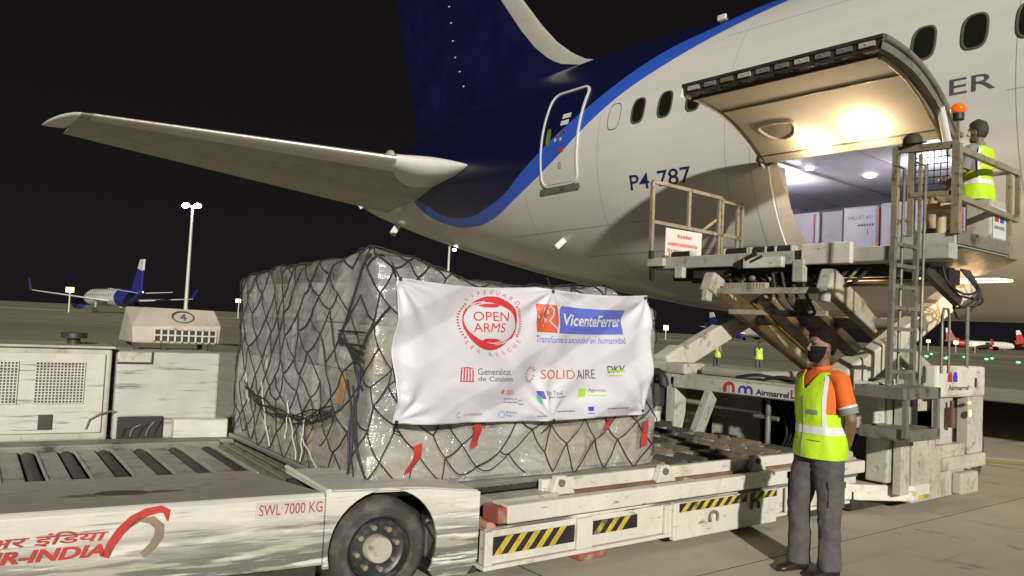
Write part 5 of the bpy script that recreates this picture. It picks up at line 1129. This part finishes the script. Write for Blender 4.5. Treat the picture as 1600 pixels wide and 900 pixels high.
    if vox < .012:
        for s in (-1, 1):
            c = P(*legs[s][2]).lerp(P(*legs[s][3]), .35)
            pk = MB().grid(8, 8, lambda x, y: c + Vector((.105*math.sin((x - .5)*1.5), s*.105*math.cos((x - .5)*1.5), .09 - .17*y))).build('pocket', pants, o, smooth=60)
            MB().grid(8, 2, lambda x, y: c + Vector((.112*math.sin((x - .5)*1.6), s*.112*math.cos((x - .5)*1.6), .095 - .045*y))).build('flap', pants, pk, smooth=60)
    for s in (-1, 1):
        f = P(*legs[s][-1])
        sh_ = MB(); rr_ = []
        for x, w_, hh in ((-.075, .03, .06), (-.06, .042, .095), (-.02, .045, .1), (.03, .046, .085), (.09, .05, .062), (.14, .048, .05), (.175, .036, .04), (.19, .016, .024)):
            rr_.append([Vector((f.x + x, f.y + w_*math.cos(q), max(0, (hh*.5 + hh*.5*math.sin(q)*1.0))+ (f.z - .055))) for q in [2*math.pi*i/14 for i in range(14)]])
        sh_.loft(rr_).build('shoe', shoe_m, o, smooth=60)
    # ---- hair, mask, cap
    def shell(z0f, z1, off, cut, nm, mt):
        b_ = MB(); nz_, np_ = 14, 40
        def rad_(z, t):
            zs_ = [1.462, 1.50, 1.53, 1.56, 1.59, 1.62, 1.65, 1.675, 1.69, 1.705]; x0 = [.0, -.06, -.085, -.098, -.104, -.103, -.093, -.07, -.035, -.01]; x1 = [.075, .095, .094, .094, .094, .094, .082, .06, .03, .0]; w_ = [.03, .06, .067, .072, .075, .075, .068, .052, .028, .006]
            a, b2, c2_ = interp(z, zs_, x0), interp(z, zs_, x1), interp(z, zs_, w_)
            return hd((a+b2)/2 + ((b2-a)/2 + off)*math.cos(t), (c2_ + off)*math.sin(t), z + (off if z > 1.66 else 0))
        for j in range(nz_ + 1):
            for i in range(np_):
                t = 2*math.pi*i/np_; z0 = z0f(t); b_.v.append(rad_(z0 + (z1 - z0)*j/nz_, t))
        for j in range(nz_):
            for i in range(np_):
                if cut(2*math.pi*(i + .5)/np_): continue
                b_.f.append([j*np_ + i, j*np_ + (i+1) % np_, (j+1)*np_ + (i+1) % np_, (j+1)*np_ + i])
        return b_.build(nm, mt, o, smooth=180)
    ca = lambda t: math.cos(t)
    ho = shell(lambda t: interp(ca(t), [-1, -.45, -.2, .15, .45, .7, 1], [1.515, 1.52, 1.60, 1.605, 1.62, 1.645, 1.65]), 1.704, .013, lambda t: False, 'hair' if not cap else 'cap', cap or hair)
    if vox < .012 and not cap:
        dm = bpy.data.textures.new('hairtex', 'CLOUDS'); dm.noise_scale = .02; sbd = ho.modifiers.new('s', 'SUBSURF'); sbd.levels = 1; sbd.render_levels = 1; dd = ho.modifiers.new('d', 'DISPLACE'); dd.texture = dm; dd.strength = .028
    if mask:
        mo = shell(lambda t: 1.466, 1.577, .010, lambda t: math.cos(t) < .1, 'face_mask', mask_m)
        for s in (-1, 1): MB().tube([hd(.03, s*.078, 1.56), hd(0, s*.083, 1.575), hd(-.02, s*.082, 1.565)], .003, 5).build('mask_strap', mask_m, mo)
    return o
mat_eye = mat('eye_dark', (.02, .015, .012), .2, var=.1)
def far(px, Y): return ((px - 800)/1205*Y)
def W(a, b_, z=0): return Vector((a*math.cos(TH) - b_*math.sin(TH), a*math.sin(TH) + b_*math.cos(TH), z))
person('man in lime vest, orange sleeves and grey trousers standing beside the loader deck', W(5.04, 3.02), R(199), h=1.70, headyaw=R(-4))
person('operator in lime vest and dark cap seated in the raised cage', W(9.28, 3.74, BZ + .2), R(125), h=1.74, pose='sit', shirt=grey_cloth, pants=beige_cloth, mask=False, vox=.013, cap=mat('dark_cap', (.03, .03, .02), .7))
person('distant worker in lime vest seen left of the second worker', (far(1125, 33), 33, 0), R(200), h=1.42, shirt=grey_cloth, mask=False, vox=.025, group='workers beyond the loader')
person('distant worker in lime vest beside a pale folded sheet', (far(1190, 33), 33, 0), R(250), h=1.42, shirt=mat('dark_shirt', (.04, .045, .08), .7), mask=False, vox=.025, group='workers beyond the loader')
capo = thing('cap', 'dark cap left on the top rail of the loader cage', 'cap', (8.2, 3.95, 3.72))
hm = MATS['dark_cap']
MB().loft([[(8.2 + r*math.cos(t), 3.95 + r*math.sin(t), z) for t in [2*math.pi*i/20 for i in range(20)]] for r, z in ((.095, 3.735), (.098, 3.77), (.088, 3.815), (.06, 3.845), (.02, 3.856))]).build('crown', hm, capo, smooth=60)
MB().prism([(.06*math.cos(R(t)) + .1, .1*math.sin(R(t))) for t in range(-90, 91, 15)] + [(.03, .08), (.03, -.08)], lambda x, y, d: (8.2 - y*.2 - .02, 3.95 - x, d), 3.735, 3.745).build('peak', hm, capo)

# ================================================================== freight in the hold
fr = bpy.data.objects.new('freight_pallet', None); COL.objects.link(fr); fr.parent = None
fr.location = Vector((OX, OY, 0)) + Vector((.55*c_ - (-3.2)*s_, .55*s_ + (-3.2)*c_, 2.97)); fr.rotation_euler = (0, 0, PSI)
tag(fr, 'pale wrapped freight with a marked white sheet inside the open hold', 'freight')
sheet = mat('white_sheet', (.42, .41, .45), .5, var=.06, bump=.2, bscale=6)
gsh = mat('grey_sheet', (.3, .29, .3), .55, var=.1)
for (v0, v1, u0, u1, z1, mt) in ((.02, 1.3, -2.3, .36, 1.16, sheet), (0, 1.3, .40, 1.03, 1.13, sheet), (.04, 1.3, 1.06, 1.48, 1.1, gsh), (.02, 1.3, 1.52, 2.4, 1.1, sheet)):
    MB().box(v0, v1, u0, u1, .05, z1).build('wrapped_block', mt, fr, bevel=.03)
MB().box(-.1, 1.4, -2.4, 2.45, 0, .045).build('pallet_base', alu, fr)
for u in (.38, 1.6, -1.0): MB().box(-.02, .0, u - .012, u + .012, .05, 1.06).build('red_strap', pink_ink, fr)
text_on('PALLET #2', grey_ink, fr, lambda x, y: (-.004, .72 - x, .92 + y), w=.42, h=.07)
b_ = MB()
for k in range(6): b_.box(-.006, -.003, .46 + .05*k, .495 + .05*k, .76, .8)
o = b_.build('small_print', grey_ink, fr); o['kind'] = 'stuff'
MB().box(-.006, -.003, .56, .575, .6, .7).build('arrow_mark', grey_ink, fr)

# ================================================================== far apron
def far_plane(label, pos, heading, sc, tail_m, belly_m, white=None, lamp=False):
    o = bpy.data.objects.new('parked_airliner', None); COL.objects.link(o); o.location = pos; o.rotation_euler = (0, 0, heading); o.scale = (sc,)*3
    tag(o, label, 'airliner', 'airliners parked far across the apron')
    wm = white or jet_white; Q = 20
    prof = [(18.5, .1, 3.2), (17.8, .9, 3.25), (16, 1.6, 3.4), (13, 1.97, 3.5), (-7, 1.97, 3.5)]
    back = [(-7, 1.97, 3.5), (-12, 1.6, 3.85), (-16, .95, 4.35), (-19, .3, 4.8)]
    def ln(pr): return MB().loft([[(x, r*math.cos(2*math.pi*i/Q), z + r*math.sin(2*math.pi*i/Q)) for i in range(Q)] for x, r, z in pr])
    ln(prof).build('fuselage', wm, o, smooth=60); ln(back).build('tail_cone', tail_m, o, smooth=60)
    fin_ = MB().prism([(-12.5, 5.3), (-16.6, 11.6), (-18.6, 11.6), (-18.2, 5.0)], lambda x, z, d: (x, d, z), -.18, .18).build('fin', tail_m, o, bevel=.05)
    MB().prism([(-15.4, 9.8), (-16.55, 11.65), (-18.65, 11.65), (-18.45, 9.2)], lambda x, z, d: (x, d, z), -.2, .2).build('fin_top', wm, fin_)
    for s in (-1, 1):
        wg = MB().add([(4.5, s*1.6, 2.6), (-2.6, s*1.6, 2.6), (-3.4, s*16.6, 4.1), (-1.6, s*16.6, 4.1), (4.5, s*1.6, 3.1), (-2.6, s*1.6, 2.9), (-3.4, s*16.6, 4.2), (-1.6, s*16.6, 4.2)], [(0,1,2,3), (4,5,6,7), (0,1,5,4), (1,2,6,5), (2,3,7,6), (3,0,4,7)]).build('wing', wm, o)
        MB().add([(-1.6, s*16.55, 4.1), (-3.4, s*16.55, 4.1), (-4.3, s*17.3, 6.6), (-3.4, s*17.3, 6.6), (-1.6, s*16.65, 4.1), (-3.4, s*16.65, 4.1), (-4.3, s*17.4, 6.6), (-3.4, s*17.4, 6.6)], [(0,1,2,3), (4,5,6,7), (0,1,5,4), (1,2,6,5), (2,3,7,6), (3,0,4,7)]).build('winglet', tail_m, wg)
        MB().loft([[(x, s*5.75 + r*math.cos(2*math.pi*i/Q), 1.75 + r*math.sin(2*math.pi*i/Q)) for i in range(Q)] for x, r in ((6, .9), (5.2, 1.12), (3, 1.1), (1.2, .7))]).build('engine', belly_m, o, smooth=60)
        MB().add([(-14.2, s*.6, 4.5), (-17.8, s*.6, 4.5), (-18.6, s*6.2, 5.1), (-17.2, s*6.2, 5.1), (-14.2, s*.6, 4.75), (-17.8, s*.6, 4.6), (-18.6, s*6.2, 5.2), (-17.2, s*6.2, 5.2)], [(0,1,2,3), (4,5,6,7), (0,1,5,4), (1,2,6,5), (2,3,7,6), (3,0,4,7)]).build('stabiliser', wm, o)
        MB().cyl((-1.5, s*3.8, 2.7), (-1.5, s*3.8, .6), .18, 8).build('gear_strut', jet_grey, o); MB().cyl((-1.5, s*3.8 - .5, .6), (-1.5, s*3.8 + .5, .6), .6, 14).build('tyre', tyre_m, o)
        for x in range(12):
            if s: MB().box(-5 + 1.6*x, -4.7 + 1.6*x, s*1.93 - .04, s*1.93 + .04, 3.75, 4.15).build('window', win_m, o)
    MB().cyl((12.5, 0, 2), (12.5, 0, .4), .14, 8).build('gear_strut', jet_grey, o); MB().cyl((12.5, -.35, .4), (12.5, .35, .4), .4, 12).build('tyre', tyre_m, o)
    if lamp: MB().ell((1.0, -2.1, 1.6), .35, .35, .3, 10, 6).build('beacon', amber_glow, o); MB().ell((-19.1, 0, 4.8), .12, .12, .12, 8, 6).build('tail_light', lamp_cool, o)
    return o
indigo = mat('indigo_blue_paint', (.02, .025, .2), .4, var=.1); redp = mat('red_tail_paint', (.36, .04, .025), .4, var=.1)
def far(px, Y): return ((px - 800)/1205*Y)
far_plane('distant white airliner with blue tail parked beyond the transporter', (far(178, 165), 165, 0), R(134), .95, indigo, indigo, lamp=True)
far_plane('distant white airliner with red tail under the loader cage', (far(1535, 420), 420, 0), R(-4), 1.0, redp, redp)
far_plane('distant airliner with red tail at the far right edge', (far(1640, 400), 400, 0), R(8), 1.0, redp, jet_white)
far_plane('distant white airliner seen between the scissor arms', (far(1160, 330), 330, 0), R(-60), 1.0, indigo, indigo)
pole_m = mat('pole_galvanised', (.5, .49, .44), .5, .2, var=.1)
def mast(label, x, y, h, heads):
    o = bpy.data.objects.new('floodlight_mast', None); COL.objects.link(o); o.location = (x, y, 0); tag(o, label, 'light mast', 'tall light masts')
    MB().tube([(0, 0, 0), (0, 0, h)], [.34, .2], 12).build('pole', pole_m, o, smooth=60)
    if heads: MB().box(-1.5, 1.5, -.1, .1, h - .1, h + .15).build('crossbar', pole_m, o)
    else: MB().ell((0, 0, h), .3, .3, .2, 10, 6).build('pole_cap', pole_m, o)
    for dx in heads:
        hd_ = MB().box(dx - .5, dx + .5, -.5, .3, h - .1, h + .55).build('lamp_housing', jet_grey, o, bevel=.05); MB().ell((dx, -.5, h + .1), .62, .3, .42, 16, 10).build('lamp_glass', lamp_flood, hd_, smooth=180)
mast('tall lit floodlight mast behind the transporter', far(293, 130), 130, 19, (-1.0, 1.0))
mast('pale mast rising behind the middle of the cargo', far(699, 150), 150, 16.2, ())
def sign(label, px, Y, z, wd, h):
    o = bpy.data.objects.new('taxiway_sign', None); COL.objects.link(o); o.location = (far(px, Y), Y, 0); tag(o, label, 'sign', 'lit yellow signs')
    MB().cyl((0, 0, 0), (0, 0, z - h/2), .14, 8).build('post', pole_m, o); MB().box(-wd/2, wd/2, -.1, .1, z - h/2, z + h/2).build('housing', blk, o); MB().box(-wd/2 + .05, wd/2 - .05, -.14, -.105, z - h/2 + .05, z + h/2 - .05).build('face', sign_glow, o)
sign('lit yellow sign on a post before the blue-tailed airliner', 111, 140, 4.1, 1.6, 1.0); sign('lit yellow sign on a post left of the cargo', 375, 190, 4.3, 1.6, 1.0); sign('small lit yellow sign right of the cargo', 1043, 180, 2.75, 1.2, 1.2)
sign('small lit yellow sign under the cage, left of the red tail', 1453, 230, 2.9, 1.3, .9); sign('small lit yellow sign right of the red tail', 1496, 230, 2.9, 1.4, 1.1); sign('small lit yellow sign above the distant white fuselage', 1526, 240, 2.8, 1.9, .9)
for x, y in ((54.7, 101.3), (71.3, 130.5), (59.2, 104.3), (52, 92), (66, 112), (63.0, 102), (70, 112), (58, 88), (62, 88), (65.5, 96), (70.5, 102), (64, 90), (24.5, 100)):
    o = bpy.data.objects.new('taxiway_light', None); COL.objects.link(o); o.location = (x, y, 0); tag(o, 'small green taxiway light glowing on the apron below the red-tailed airliner' if x > 30 else 'lone small green taxiway light just right of the cargo', 'light', 'green taxiway lights')
    MB().cyl((0, 0, -.02), (0, 0, .1), .1, 10).build('base', dark_steel, o); MB().ell((0, 0, .2), .22, .22, .12, 12, 8).build('lens', green_glow, o, smooth=180)
